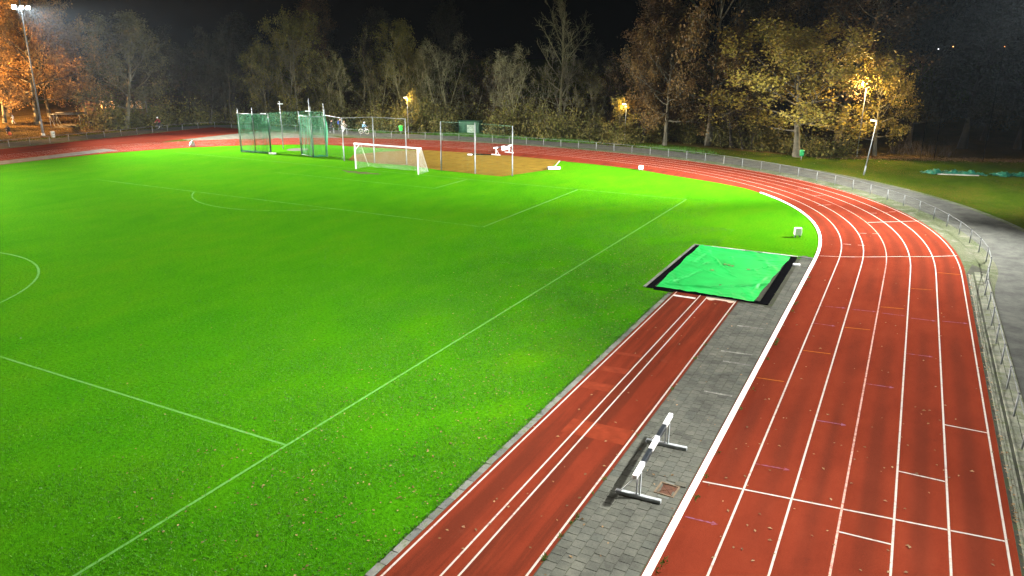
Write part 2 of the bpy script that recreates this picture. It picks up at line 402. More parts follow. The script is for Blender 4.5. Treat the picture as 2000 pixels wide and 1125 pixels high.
# path on the outside of the fence; verge between fence and track
structure('path', strip_mesh('path', f_off(.45), f_off(4.4), .004, M_ASPH))
structure('verge', strip_mesh('verge', f_off(-1.7), f_off(.46), -.002, M_VERGE))
structure('verge_edge', strip_mesh('verge_edge', f_off(4.38), f_off(4.9), -.004, M_VERGE))

# ------------------------------------------------------------------ painted lines
def line(name, A, B, w, z, mat, parent, trim=True):
    A, B = np.array(A, float), np.array(B, float); d = B-A; d /= np.linalg.norm(d); nn = np.array([-d[1], d[0]])*w/2
    n = max(2, int(np.linalg.norm(B-A)/1.0)); t = np.linspace(0, 1, n)[:, None]; Q = A*(1-t)+B*t
    return link(name, strip_mesh(name, Q+nn, Q-nn, z, mat), parent)
def arc(name, c, r, a0, a1, w, z, mat, parent):
    t = np.linspace(a0, a1, 64); u = np.stack([np.cos(t), np.sin(t)], 1)
    return link(name, strip_mesh(name, np.array(c)+u*(r+w/2), np.array(c)+u*(r-w/2), z, mat), parent)
PW, PL = 59.04, 89.65
line('touch_line', (0, 0), (0, -PL), .085, .005, M_CHALK, infield)
line('goal_line', (-PW, 0), (-.056, 0), .10, .0046, M_CHALKF, infield)
line('halfway_line', (-PW, -PL/2), (-.044, -PL/2), .09, .0048, M_CHALK, infield)
pa = PW/2-20.16
line('penalty_area_line', (-pa, -.06), (-pa, -16.5), .10, .0042, M_CHALK, infield)
line('penalty_area_line', (-PW+pa, -16.5), (-pa-.06, -16.5), .10, .0047, M_CHALKF, infield)
line('goal_area_line', (-PW/2+9.16, -.06), (-PW/2+9.16, -5.5), .10, .0043, M_CHALK, infield)
line('goal_area_line', (-PW/2-9.16, -5.5), (-PW/2+9.1, -5.5), .10, .0044, M_CHALKF, infield)
arc('penalty_arc', (-PW/2, -11), 9.15, R_(-143), R_(-37), .11, .0052, M_CHALKF, infield)
arc('centre_circle', (-PW/2, -PL/2), 9.15, -.02, math.pi*2, .11, .0056, M_CHALK, infield)
TZ = .017
line_names = {3: M_LINEPINK}
for i in range(1, 7):
    link('lane_line', strip_mesh('lane_line', at_off(LW*i-.027), at_off(LW*i+.027), TZ+.0003*i, line_names.get(i, M_LINE)), tr)
TZ2 = .0215
def tline(A, B, mat, w=.055, name='cross_line'): line(name, A, B, w, TZ2, mat, tr)
for i in range(6):
    x0 = 11.37+LW*i+(.15 if i == 0 else .034)
    tline((x0, -41.0+.13*i), (11.37+LW*(i+1)-.034, -41.0+.13*(i+1)), M_LINE, .06, 'start_line')
for (a, b) in (((17.46, -34.06), (18.66, -34.05)), ((16.28, -37.86), (17.43, -37.86)), ((15.06, -41.7), (16.22, -41.65))): tline(a, b, M_LINE, .055)
for (a, b) in (((11.52, -33.14), (12.46, -33.03)), ((12.65, -29.56), (13.66, -29.44)), ((13.87, -25.93), (14.88, -25.74)), ((15.12, -22.16), (16.1, -21.97)), ((16.32, -18.27), (17.3, -18.03)), ((17.54, -14.37), (18.63, -14.22))): tline(a, b, M_ORANGE, .06, 'orange_mark')
for (a, b) in (((12.63, -39.35), (13.39, -39.26)), ((11.53, -42.85), (12.2, -42.81)), ((12.65, -26.0), (13.38, -25.98)), ((13.99, -23.19), (14.82, -23.06)), ((15.2, -23.1), (15.99, -23.06)), ((16.39, -23.24), (17.22, -23.17)), ((17.62, -23.03), (18.45, -22.88)), ((15.05, -31.83), (15.83, -31.76)), ((13.86, -35.66), (14.58, -35.59)), ((12.83, -23.31), (13.55, -23.17)), ((16.26, -27.98), (17.08, -27.9))): 
    tline(a, b, M_PURPLE, .05, 'violet_mark')
    tri = MB(); tri.add([(b[0], b[1]-.09, TZ2), (b[0]+.16, b[1]+.01, TZ2), (b[0], b[1]+.09, TZ2)], [(0, 1, 2)]); tri.build('violet_arrow', M_PURPLE, tr)
ws = [(11.5, -13.7), (12.7, -13.3), (14.2, -12.5), (15.7, -11.6), (17.2, -10.8), (18.6, -9.8)]
for a, b in zip(ws[:-1], ws[1:]): tline(a, b, M_LINE, .065, 'curved_start_line')
for a, b in (((13.42, -2.44), (15.0, -1.3)), ((15.0, -1.3), (16.58, -.14))): tline(a, b, M_LINE, .07, 'curved_start_line')
for a, b in (((12.47, -9.94), (12.9, -9.86)), ((13.28, -9.8), (13.68, -9.72)), ((13.13, -6.3), (13.55, -6.13)), ((13.9, -6.0), (14.29, -5.83)), ((14.6, 2.3), (15.0, 2.6)), ((13.39, 1.1), (13.8, 1.4)), ((14.2, 1.7), (14.55, 1.95)), ((9.6, 2.4), (10.5, 3.2)), ((8.7, 6.5), (9.6, 7.4)), ((7.2, 9.3), (8.1, 10.2))): tline(a, b, M_LINEPINK, .06, 'lane_tick')

# ------------------------------------------------------------------ raised white kerb
K0 = at_off(-.09); K1 = at_off(.09); sel = [i for i in range(len(KP)) if KP[i][0] > 4.2 and KP[i][1] > -89]
a, b = K0[sel], K1[sel]; n = len(sel); V = []
for i in range(n): V += [(*a[i], 0), (*(a[i]+(b[i]-a[i])*.08), .062), (*(a[i]+(b[i]-a[i])*.92), .062), (*b[i], 0)]
Fk = [(i*4+j, i*4+j+1, (i+1)*4+j+1, (i+1)*4+j) for i in range(n-1) for j in range(3)]+[((n-1)*4, (n-1)*4+1, (n-1)*4+2, (n-1)*4+3)]
kb = MB(); kb.add(V, Fk); kerb = kb.build('track_kerb', M_KERB, kind='structure')
# ------------------------------------------------------------------ paved strip beside the runway
def paver_mesh(name, w, l, h, mat, bev=.012):
    return MB().box((0, 0, 0), (w, l, h), bev=bev).mesh(name, mat)
strip_bed = structure('paved_strip', poly_mesh('paved_strip', [(9.085, -62), (11.31, -62), (11.31, -14.9), (10.3, -14.9), (10.3, -24.3), (9.085, -24.3)], .006, M_JOINT))
pm = paver_mesh('paver', .292, .292, .05, M_PAVER, .008)
cols = [9.12+.15+.3*i for i in range(7)]
spots = []
for ci, x in enumerate(cols):
    y = -61.5+(.15 if ci % 2 else 0)
    while y < -14.2:
        ok = y < -24.75 or x > 10.6
        if ok and not (10.5 < x < 11.05 and -42.2 < y < -41.5): spots.append((x, y))
        y += .3
vis = sorted([s for s in spots if s[1] > -47.6], key=lambda s: s[1])
rest = MB()
for k, (x, y) in enumerate(vis):
    dz = random.uniform(-.003, .004); t = random.uniform(-.012, .012)
    if k < 300:
        o = link('paver', pm, strip_bed, (x, y, -.008+dz)); o.rotation_euler = (random.uniform(-.008, .008), random.uniform(-.008, .008), t)
    else: rest.box((x, y, -.008+dz), (.29, .29, .05), t, bev=.012)
for (x, y) in spots:
    if y <= -47.6: rest.box((x, y, -.008), (.29, .29, .05), bev=.012)
rest.build('far_pavers', M_PAVER, strip_bed, kind='stuff')
# chalky marks on the pavers
for a, b in (((9.74, -27.9), (10.8, -27.79)), ((9.79, -31.15), (10.98, -31.0)), ((10.09, -32.16), (11.1, -32.1)), ((10.12, -35.19), (11.07, -35.14))):
    line('chalk_mark', a, b, .12, .023, line_mat('chalk_on_paver', (.22, .22, .19), .95, (.09, .09, .08), .36, .56, 5), strip_bed)

# runway for the long jump
rw = structure('long_jump_runway', poly_mesh('long_jump_runway', [(5.97, -62), (9.1, -62), (9.1, -24.35), (5.97, -24.35)], .012, M_RUNWAY))
for x, w in ((6.1, .055), (7.27, .05), (7.63, .05), (8.98, .055)): line('runway_line', (x, -62), (x, -24.9 if x < 7 else -24.4), w, .0165, M_LINE, rw)
line('runway_line', (6.1, -24.9), (6.1, -24.36), .05, .0166, M_LINEPINK, rw)
MB().box((6.65, -25.0, .012), (1.06, .20, .014), bev=.004).build('take_off_board', line_mat('board_paint', (.55, .52, .47), .8, (.12, .12, .1), .5, .62, 4), rw)
structure('sand_spill', poly_mesh('sand_spill', [(7.66+1.28*u, -24.42-(.35+.9*max(0, math.sin(7*u+1))*u*(1-u)*2) ) for u in np.linspace(0, 1, 20)]+[(8.94, -24.36), (7.66, -24.36)], .0176, line_mat('sand_dust', (.42, .33, .25), 1, (.16, .04, .02), .45, .7, 4)), rw)
for y0, y1, xa, xb in ((-33.4, -33.15, 6.2, 7.2), (-35.2, -34.7, 6.2, 7.2), (-36.9, -36.3, 6.2, 7.2), (-40.2, -39.2, 6.9, 8.9)):
    link('repaired_patch', poly_mesh('repaired_patch', [(xa, y0), (xb, y0+.1), (xb, y1+.1), (xa, y1)], .0148, plain('patch_tartan', (.142, .023, .009), .9, 0, .25, 3, spec=.03)), rw)
es = structure('edge_stone_strip', poly_mesh('edge_stone_strip', [(5.74, -62), (5.965, -62), (5.965, -24.6), (5.74, -24.6)], .003, M_JOINT))
em = paver_mesh('edge_stone', .20, .49, .06, M_KSTONE, .008)
y = -48.2
while y < -24.8:
    o = link('edge_stone', em, es, (5.85+random.uniform(-.010, .010), y, -.010+random.uniform(-.004, .006))); o.rotation_euler = (random.uniform(-.006, .006), random.uniform(-.02, .02), random.uniform(-.012, .012)); y += .5

# outer gutter, bricks and slabs beside the fence
gut = structure('gutter_strip', poly_mesh('gutter_strip', [(18.9, -62), (19.96, -62), (19.96, -12.6), (19.3, -11.5), (18.9, -14)], .001, M_JOINT))
bmsh = paver_mesh('brick', .066, .20, .05, M_PAVERMOSS, .008)
cnt = 0; rest = MB(); y = -14.0
while y > -48:
    for j, x in enumerate((19.03, 19.105, 19.18)):
        yy = y-(.1 if j % 2 else 0)
        if yy < -24 and cnt < 300:
            link('brick', bmsh, gut, (x, yy, -.005+random.uniform(-.003, .003))); cnt += 1
        else: rest.box((x, yy, -.005), (.066, .20, .05), bev=.008)
    y -= .21
rest.build('far_bricks', M_PAVERMOSS, gut, kind='stuff')
MB().box((19.262, -38, -.012), (.05, 49.5, .02)).build('drain_slot', M_BLACK, gut)
sm_ = paver_mesh('slab', .29, .29, .06, M_PAVERMOSS)
y = -13.4
while y > -47:
    for j, x in enumerate((19.45, 19.755)):
        o = link('slab', sm_, gut, (x, y-(.15 if j else 0), -.006+random.uniform(-.004, .006))); o.rotation_euler = (random.uniform(-.012, .012), random.uniform(-.012, .012), random.uniform(-.015, .015))
    y -= .302

# ------------------------------------------------------------------ sand pit with its green cover
pit = thing('sand_pit', 'sunken sand pit with black rubber rim and concrete edging at runway end', 'sand pit', (7.45, -19.55, 0))
rim = MB()
for c, d in (((-2.75, 0, .03), (.32, 9.7, .05)), ((2.78, 0, .03), (.42, 9.7, .05)), ((.02, 4.69, .03), (5.2, .3, .05)), ((0.02, -4.69, .03), (5.2, .3, .05))): rim.box(c, d, bev=.012)
rim.build('rubber_rim', M_BLACK, pit)
MB().box((.02, 0, .012), (5.3, 9.2, .012)).build('sand', M_JOINT, pit)
k = 0
for x0, x1, y, in ((-3.0, 3.1, 4.98),):
    x = x0
    while x < x1:
        MB().box((x+.5, y, .02), (.98, .16, .07), random.uniform(-.01, .01), bev=.01).build('edging_slab', M_CONC if k % 3 else M_KSTONE, pit); x += 1.0; k += 1
y = -4.8
while y < 4.9:
    MB().box((-3.02, y+.5, .015), (.14, .98, .06), random.uniform(-.01, .01), bev=.01).build('edging_slab', M_KSTONE, pit); y += 1.0
MB().box((.85, -4.93, .016), (1.45, .14, .04), bev=.01).build('edging_slab', M_SAND, pit)
MB().box((-2.0, -4.93, .012), (1.0, .14, .05), bev=.01).build('edging_slab', M_BLACK, pit)
nx, ny = 90, 150
gx, gy = np.meshgrid(np.linspace(0, 1, nx), np.linspace(0, 1, ny))
c00, c10, c01, c11 = np.array((-2.45, -4.70)), np.array((2.32, -4.86)), np.array((-2.62, 4.73)), np.array((2.66, 4.55))
XY = (c00*(1-gx[..., None])+c10*gx[..., None])*(1-gy[..., None])+(c01*(1-gx[..., None])+c11*gx[..., None])*gy[..., None]
X, Y = XY[..., 0].copy(), XY[..., 1].copy()
X += .03*np.sin(gy*23)*(gx > .98)+.03*np.sin(gy*17)*(gx < .02); Y += .03*np.sin(gx*19)*(gy < .02)
edge = np.minimum(np.minimum(gx*4.8, (1-gx)*4.8), np.minimum(gy*9.4, (1-gy)*9.4))
Z = .075-.10*np.clip(edge/1.4, 0, 1)**.7
def ridge(px, py, ang, L, h, w):
    d = (X-px)*-math.sin(ang)+(Y-py)*math.cos(ang); s_ = (X-px)*math.cos(ang)+(Y-py)*math.sin(ang)
    return h*np.exp(-(d/w)**2)*np.exp(-(s_/L)**4)
for px, py, an, L, h, w in ((-.9, 1.7, 2.0, .9, .10, .10), (-1.3, 1.2, 1.2, .8, .08, .09), (-.2, 2.4, 1.9, 1.1, .08, .10), (.2, -.5, -.7, 1.0, .07, .08), (-.6, -.8, 2.5, 1.2, .07, .1), (1.0, -2.6, .55, 2.0, .10, .12), (-.6, -3.6, .2, 1.7, .09, .10), (-1.7, -2.2, 1.3, 1.8, .06, .12), (1.6, 1.4, .9, 1.3, .05, .14), (.8, 3.1, .1, 1.6, .05, .15), (2.0, -1.8, 1.5, 1.4, .06, .1), (-2.0, 2.2, 1.5, 2.0, .05, .12), (.3, .9, .2, .8, .06, .07), (-.1, .3, 2.2, .7, .07, .06)): Z += .85*ridge(px, py, an, L, h, w*.8)
rr = np.random.default_rng(21)
for _ in range(34): Z += ridge(rr.uniform(-2.2, 2.2), rr.uniform(-4.3, 4.3), rr.uniform(0, 3.1), rr.uniform(.3, 1.1), rr.uniform(.008, .026), rr.uniform(.03, .08))
for kx, ky, ph, am in ((3, 2, 1, .012), (7, 5, 2, .008), (13, 4, .5, .005), (5, 17, 3, .005), (21, 15, 2, .003)): Z += am*np.sin(kx*X+ky*Y*.7+ph+2*np.sin(X*1.7+Y))
V = np.stack([X, Y, np.maximum(Z, .004)], -1).reshape(-1, 3); ii = np.arange(nx*ny).reshape(ny, nx)
Fq = np.stack([ii[:-1, :-1], ii[:-1, 1:], ii[1:, 1:], ii[1:, :-1]], -1).reshape(-1, 4)
mt, ntt, bb = new_mat('green_tarpaulin'); P = geo_pos(ntt)
cr = ramp(ntt, [(.3, (.003, .26, .036)), (.65, (.005, .35, .056))]); ntt.links.new(noise(ntt, P, .9, 5, .6), cr.inputs[0])
dd = smooth(ntt, noise(ntt, P, 2.6, 6, .75), .66, .78); ntt.links.new(mixc(ntt, mth(ntt, 'MULTIPLY', dd, .22), cr.outputs[0], (.16, .30, .16)), bb.inputs['Base Color'])
bb.inputs['Roughness'].default_value = .52; bb.inputs['Specular IOR Level'].default_value = .3; bump(ntt, bb, noise(ntt, P, 26, 3), .15, .01)
tarp = link('tarpaulin', np_mesh('tarpaulin', V, Fq, mt, smooth=True), None, (7.45, -19.55, .035))
tag(tarp, 'creased bright green tarpaulin stretched over the sand pit', 'tarpaulin')
lv = MB()
for x, y in ((-.1, 1.15), (.1, 1.05), (-.35, 1.2), (1.0, .75), (.35, -2.9), (-.7, -.3), (-2.1, -3.9)): lv.box((7.45+x, -19.55+y, .07), (.16, .11, .012), random.uniform(0, 3))
lv.build('leaves_on_tarpaulin', L_LITTER, kind='stuff', label='few brown leaves lying on the green tarpaulin')
tag(MB().box((10.62, -16.5, .055), (.38, .24, .10), .1, bev=.02).build('white_block', M_WPAINT), 'small white block lying on paving beside the pit', 'block')

# ------------------------------------------------------------------ steeplechase barrier
def barrier(loc, rz, L, label, panel=False):
    t = thing('steeplechase_barrier', label, 'barrier', loc, rz, 'steeplechase barriers')
    n = 5; seg = L/n
    for i in range(n):
        MB().box((0, -L/2+seg*(i+.5), .85), (.127, seg-.002, .127), bev=.008).build('bar_section', M_BPAINT if i % 2 else M_WPAINT, t)
    for s_ in (-1, 1):
        y = s_*(L/2-.42)
        f = MB(); f.box((.02, y, .07), (1.22, .11, .10), bev=.01); f.build('foot', M_GALVP, t)
        for dx in (-.03, .06):
            MB().box((dx, y, .45), (.035, .07, .68), bev=.006).build('upright', M_GALVP, t)
        MB().tube([(-.45, y, .12), (-.06, y, .62)], .018, 6).build('brace', M_GALVP, t)
    if panel: MB().box((.10, -L*.22, .62), (.03, L*.46, .42), bev=.008).build('white_board', M_WPAINT, t)
    return t
barrier((10.12, -41.1, 0.018), R_(2.5), 3.88, 'black and white steeplechase barrier on the grey paving beside the runway')
barrier((-25.8, 17.0, 0.02), R_(172), 3.4, 'steeplechase barrier with white board far off beside the tan jump area', True)
tag(MB().box((-27.8, 15.6, .02), (2.6, .9, .03), R_(20), bev=.01).build('black_patch', M_BLACK), 'flat black patch on tan ground beside the far barrier', 'mat')  # flat black patch on the ground left of the far barrier
tag(MB().box((-28.6, 14.4, .09), (.5, .2, .12), .2, bev=.02).build('white_marker', M_WPAINT), 'small white marker block on tan ground left of far barrier', 'marker')
# drain
dr = thing('drain', 'square rusty drain cover set in the paving by the barrier', 'drain', (10.77, -41.86, .02), R_(-3))
fr = MB()
for c, d in (((-.25, 0, 0), (.05, .6, .04)), ((.25, 0, 0), (.05, .6, .04)), ((0, -.275, 0), (.45, .05, .04)), ((0, .275, 0), (.45, .05, .04))): fr.box(c, d, bev=.006)
MB().box((0, 0, -.025), (.74, .84, .03), bev=.004).build('collar', M_KSTONE, dr)
fr.build('frame', plain('drain_frame', (.14, .10, .06), .8, .2, .4, 8), dr)
MB().box((0, 0, -.012), (.45, .5, .012)).build('cover', M_RUST, dr)
for s_ in (-1, 1): MB().tube([(-.2*s_, -.22, -.004), (.2*s_, .22, -.004)], .008, 5).build('rib', M_RUST, dr)
tag(MB().box((11.03, -41.45, .03), (.3, .22, .04), .1, bev=.01).build('pale_slab', M_SAND), 'pale loose slab between drain and white kerb', 'slab')

# ------------------------------------------------------------------ white marker boxes on the grass
def lap_box(loc, rz, h, label):
    t = thing('marker_box', label, 'marker box', loc, rz, 'white marker boxes on the grass')
    MB().box((0, 0, h*.5+.10), (.42, .30, h-.08), bev=.02).build('body', M_WPAINT, t)
    for sx in (-1, 1): MB().box((sx*.15, 0, .06), (.05, .26, .12), bev=.008).build('foot', M_GALVD, t)
    MB().box((-.216, .0, h*.55), (.006, .1, .05)).build('handle', M_BPAINT, t)
lap_box((9.69, -9.3, 0), R_(22), .55, 'white upright marker box on grass between the pit and the kerb')
lap_box((-8.1, 13.0, 0), R_(10), .42, 'small white marker box far off at the edge of the red track')
wb = thing('white_plank', 'long low white box lying at the corner of the tan area', 'box', (-15.9, 9.3, 0.02), R_(38))
MB().box((0, 0, .14), (1.25, .4, .24), bev=.04).build('body', M_WPAINT, wb); MB().box((-.65, 0, .14), (.06, .4, .2), bev=.02).build('end_cap', M_BPAINT, wb)
link('edge_line', strip_mesh('edge_line', np.array([(-18.0, 15.3), (-16.2, 9.6)]), np.array([(-17.85, 15.3), (-16.05, 9.6)]), .019, M_LINE), bpy.data.objects['high_jump_area'])

# ------------------------------------------------------------------ fence round the track
fence = thing('track_fence', 'low grey tubular fence following the outside of the red track', 'fence', (0, 0, 0))
FP = resample(f_off(0.0), 2.42)
HF = .84
post_me = MB().tube([(0, 0, -.02), (0, 0, HF-.03)], .033, 8).mesh('post', M_GALV)
cap_me = MB().lathe([(.042, -.03), (.045, .0), (.03, .03), (0.001, .038)], n=8).mesh('post_cap', M_GALVD)
for p in FP:
    if p[1] < -58: continue
    o = link('post', post_me, fence, (p[0], p[1], 0)); o.rotation_euler = (random.uniform(-.02, .02), random.uniform(-.02, .02), 0)
    if p[0] > 14 and p[1] < 2: link('post_cap', cap_me, o, (0, 0, HF))
pts = [p for p in FP if p[1] > -60]
MB().tube([(p[0], p[1], HF+random.uniform(-.008, .004)) for p in pts], .019, 6).build('top_rail', M_RAIL, fence)
for z in (.18, .36, .55):
    MB().tube([(p[0], p[1], z) for p in pts], .0018, 3).build('wire', M_RAIL, fence)

# ------------------------------------------------------------------ football goal
goal = thing('football_goal', 'white football goal with net standing on the far goal line', 'goal', (-PW/2, 0, 0))
for s_ in (-1, 1):
    MB().tube([(s_*3.72, 0, 0), (s_*3.72, 0, 2.44)], .06, 12).build('post', M_WPAINT, goal)
    MB().tube([(s_*3.72, 0, 2.46), (s_*3.6, .75, 2.44), (s_*3.6, .8, 2.42)], .03, 6).build('net_arm', M_WPAINT, goal)
    MB().tube([(s_*3.72, 0, 1.85), (s_*3.62, .7, 2.40)], .024, 6).build('stay', M_WPAINT, goal)
    MB().tube([(s_*3.6, .8, 2.42), (s_*3.6, 1.9, .03)], .008, 4).build('guy', M_WNET, goal)
MB().tube([(-3.78, 0, 2.5), (3.78, 0, 2.5)], .06, 12).build('crossbar', M_WPAINT, goal)
def net_patch(mb, S, nu, nv, r, seg=8):
    for i in range(nu+1):
        mb.tube([S(i/nu, k/seg) for k in range(seg+1)], r, 3, cap=False)
    for j in range(nv+1):
        mb.tube([S(k/seg, j/nv) for k in range(seg+1)], r, 3, cap=False)
nb = MB()
def gback(u, v):
    prof = [(0.05, 2.48), (.75, 2.42), (1.15, 1.6), (1.5, .8), (1.85, .05)]; x = v*4; i = min(3, int(x)); f = x-i
    return (-3.6+7.2*u, prof[i][0]*(1-f)+prof[i+1][0]*f+.06*math.sin(u*9), prof[i][1]*(1-f)+prof[i+1][1]*f-.05*math.sin(u*math.pi*4)**2)
net_patch(nb, gback, 60, 28, .0032, 12)
for s_ in (-1, 1):
    def gside(u, v, s_=s_):
        z = 2.42*(1-v)+.04*v; back = .75+(1.85-.75)*max(0, (2.42-z)/2.38)
        return (s_*(3.7-.1*u), back*u, z)
    net_patch(nb, gside, 14, 20, .0032, 5)
nb.build('net', M_WNET, goal)

# ------------------------------------------------------------------ throwing cage with green nets
cage = thing('throwing_cage', 'green netted throwing cage on grey poles beside the far bend', 'throwing cage', (0, 0, 0))
CP = dict(a=(-52.9, 3.9, 4.85), b=(-51.4, 4.6, 5.0), c=(-50.6, 8.2, 5.5), d=(-48.9, 11.2, 5.75), e=(-45.1, 5.3, 4.8), f=(-42.6, 4.4, 5.45), h=(-41.8, 5.7, 5.1), i=(-48.9, 4.5, 4.45), j=(-46.0, 10.4, 5.3))
for k_, (x, y, h) in CP.items(): MB().tube([(x, y, 0), (x, y, h)], .05, 8).build('pole', M_GALV, cage)
def rail(A, B, z, name='top_rail', r=.035):
    a, b = CP[A], CP[B]; MB().tube([(a[0], a[1], z), (b[0], b[1], z)], r, 6).build(name, M_GALV, cage)
rail('a', 'i', 4.35); rail('e', 'f', 4.35); rail('f', 'h', 4.35); rail('a', 'i', .08, 'bottom_rail', .03); rail('e', 'f', .08, 'bottom_rail', .03)
def cnet(A, B, z0, z1, bulge, name='net', pitch=.085, scal=0.0, mat=M_GNET, r=.009):
    a, b = np.array(A[:2]), np.array(B[:2]); L = np.linalg.norm(b-a); nrm = np.array([-(b-a)[1], (b-a)[0]])/L
    mb = MB()
    def S(u, v):
        z = z1*(1-v)+(z0+scal*abs(math.sin(u*math.pi*max(2, round(L/1.3)))))*v-.05*math.sin(u*math.pi)*(1-v)
        p = a*(1-u)+b*u+nrm*(bulge*math.sin(v*2.6)*math.sin(u*math.pi)+.03*math.sin(u*25+v*5)); return (p[0], p[1], z)
    net_patch(mb, S, int(L/pitch), int((z1-z0)/pitch), r, 7)
    return mb.build(name, mat, cage)
cnet(CP['a'], CP['b'], .1, 4.35, .25); cnet(CP['b'], CP['i'], .1, 4.35, .2)
cnet(CP['a'], CP['c'], 1.1, 4.3, .3, scal=.35); cnet(CP['c'], CP['d'], 1.25, 4.35, .3, scal=.4, pitch=.13, r=.007); cnet(CP['d'], CP['j'], 1.2, 4.35, .3, scal=.4, pitch=.13, r=.007)
cnet(CP['e'], CP['f'], .1, 4.5, .15, pitch=.075); cnet(CP['f'], CP['h'], .05, 4.4, .2); cnet(CP['j'], CP['h'], .9, 4.4, .3, scal=.35, pitch=.12)
# gathered folds of net hanging at the open edges
for (x, y, h) in (CP['a'], CP['e'], CP['f'], CP['h'], CP['i']):
    mb = MB()
    for k_ in range(9):
        ph = random.uniform(0, 6.28); rr = random.uniform(.06, .16)
        mb.tube([(x+rr*math.cos(ph+.5*z), y+rr*math.sin(ph+.4*z)*.7, z) for z in np.linspace(.05, h-.5, 9)], .014, 3, cap=False)
    mb.build('gathered_net', M_GNET, cage)
# loose heap of net along the foot
for A, B in (('a', 'i'), ('f', 'h'), ('a', 'b')):
    mb = MB(); a, b = np.array(CP[A][:2]), np.array(CP[B][:2])
    for k_ in range(16):
        t0 = random.random(); 
        mb.tube([(*(a+(b-a)*min(1, max(0, t0+s_*.12))+np.array([random.uniform(-.12, .12), random.uniform(-.12, .12)])), random.uniform(.02, .22)) for s_ in range(-2, 3)], .02, 4, cap=False)
    mb.build('net_heap', M_GNET, cage)
for p in ((-49.6, 4.5, 4.4), (-50.4, 8.1, 5.25), (-42.9, 4.4, 4.95)): MB().box(p, (.65, .12, .10), .2, bev=.02).build('bracket', M_WPAINT, cage)
tag(MB().lathe([(0.001, .015), (1.25, .015), (1.3, 0.0)], (-48.9, 8.8, .003), 32, sm=False).build('throwing_circle', M_SAND), 'pale concrete throwing circle inside the green cage', 'circle')
tag(MB().box((-48.4, 4.2, .10), (.9, .3, .18), .15, bev=.03).build('white_box', M_WPAINT), 'white box on the grass at the foot of the cage', 'box')

# ------------------------------------------------------------------ ball stop nets behind the goal
def ball_net(label, posts, railr, railmat, netz, start=None):
    t = thing('ball_stop_net', label, 'ball net', (0, 0, 0), 0, 'ball stop nets behind the goal')
    for x, y, h in posts:
        MB().tube([(x, y, 0), (x, y, h)], .048, 8).build('pole', M_GALV, t)
        MB().tube([(x, y, 0), (x, y, h*.42)], .062, 8).build('sleeve', M_GALV, t)
    tp = ([start] if start else [])+[(x, y, h-.04) for x, y, h in posts]
    MB().tube(tp, railr, 5).build('top_rail', railmat, t)
    mb = MB()
    for A, B in zip(tp[:-1], tp[1:]):
        a, b = np.array(A), np.array(B)
        def S(u, v): 
            p = a*(1-u)+b*u; return (p[0], p[1]+.1*math.sin(u*math.pi)*math.sin(v*2.5), p[2]*(1-v)+.05*v)
        net_patch(mb, S, 26, 30, .0016, 4)
    mb.build('net', M_GNETP, t)
ball_net('tall grey pole net between throwing cage and football goal', [(-38.0, 4.0, 4.5), (-34.3, 4.4, 4.73), (-30.5, 4.8, 4.68)], .032, M_GALV, 4.6, (-41.8, 5.7, 4.5))
ball_net('three grey poles with thin green net right of the football goal', [(-25.3, 3.3, 4.76), (-21.4, 3.2, 4.78), (-17.6, 3.6, 4.66)], .012, M_GNETP, 4.7)

# ------------------------------------------------------------------ floodlight masts and path lamps
M_LENS = emit('flood_lens', (.9, .96, 1), 40)
M_LAMPY = emit('lamp_lens_warm', (1, .72, .30), 30)
M_LAMPO = emit('lamp_lens_sodium', (1, .45, .10), 30)
def spot(parent, loc, target, power, size=110, blend=1.0, col=(1, .985, .95), rad=.12):
    d = bpy.data.lights.new('floodlight', 'SPOT'); d.energy = power*FLOOD; d.spot_size = R_(size); d.spot_blend = blend
    d.color = col; d.shadow_soft_size = rad
    o = bpy.data.objects.new('floodlight', d); C.objects.link(o); o.parent = parent
    o.location = loc; v = Vector(target)-Vector(loc); o.rotation_euler = v.to_track_quat('-Z', 'Y').to_euler()
def mast(x, y, H, label, aims, top=1.3):
    t = thing('floodlight_mast', label, 'mast', (x, y, 0), 0, 'floodlight masts round the oval')
    MB().tube([(0, 0, 0), (0, 0, .35)], .24, 12).build('base', M_CONC, t)
    MB().tube([(0, 0, .3), (0, 0, 2.2)], [.17, .16], 12).build('lower_pole', M_GALV, t)
    MB().tube([(0, 0, 2.2), (0, 0, H+top)], [.12, .07], 12).build('pole', M_GALV, t)
    cx = math.atan2(np.mean([a[1] for a, p, s in aims])-y, np.mean([a[0] for a, p, s in aims])-x)
    px, py = -math.sin(cx), math.cos(cx); n = len(aims)
    MB().tube([(-px*1.1, -py*1.1, H-.1), (px*1.1, py*1.1, H-.1)], .05, 8).build('cross_arm', M_GALV, t)
    for i, (a, p, sz) in enumerate(aims):
        k = (i-(n-1)/2)*.95 if n > 1 else .5
        hx, hy = px*k, py*k
        v = (Vector((a[0]-x, a[1]-y, -H))).normalized()
        q = v.to_track_quat('-Z', 'Y').to_matrix()
        c = Vector((hx, hy, H+.12))
        hd = MB(); hd.box((0, 0, 0), (.62, .5, .22), bev=.05)
        hd.v = [tuple(q @ Vector(w)+c) for w in hd.v]; h = hd.build('lamp_head', M_GALV, t)
        ln = MB(); ln.box((0, 0, -.118), (.52, .4, .012), bev=.004); ln.v = [tuple(q @ Vector(w)+c) for w in ln.v]; ln.build('lens', M_LENS, h)
        spot(t, c+v*.22, (a[0]-x, a[1]-y, 0), p, sz)
mast(21.9, -38.0, 16.5, 'grey floodlight mast beside the path near the barrier', [((-2, -66), 6400, 120), ((4, -32), 3000, 125), ((-25, -35), 9500, 65), ((-20, -45), 6500, 70)])
mast(27.0, 4.0, 16.5, 'grey floodlight mast right of the bend beyond the path', [((14, 17), 7000, 95), ((-32, 6), 88000, 52), ((2, 0), 13500, 70), ((-2, 16), 26000, 62), ((11, -14), 23000, 78), ((-35, 24), 25000, 45)])
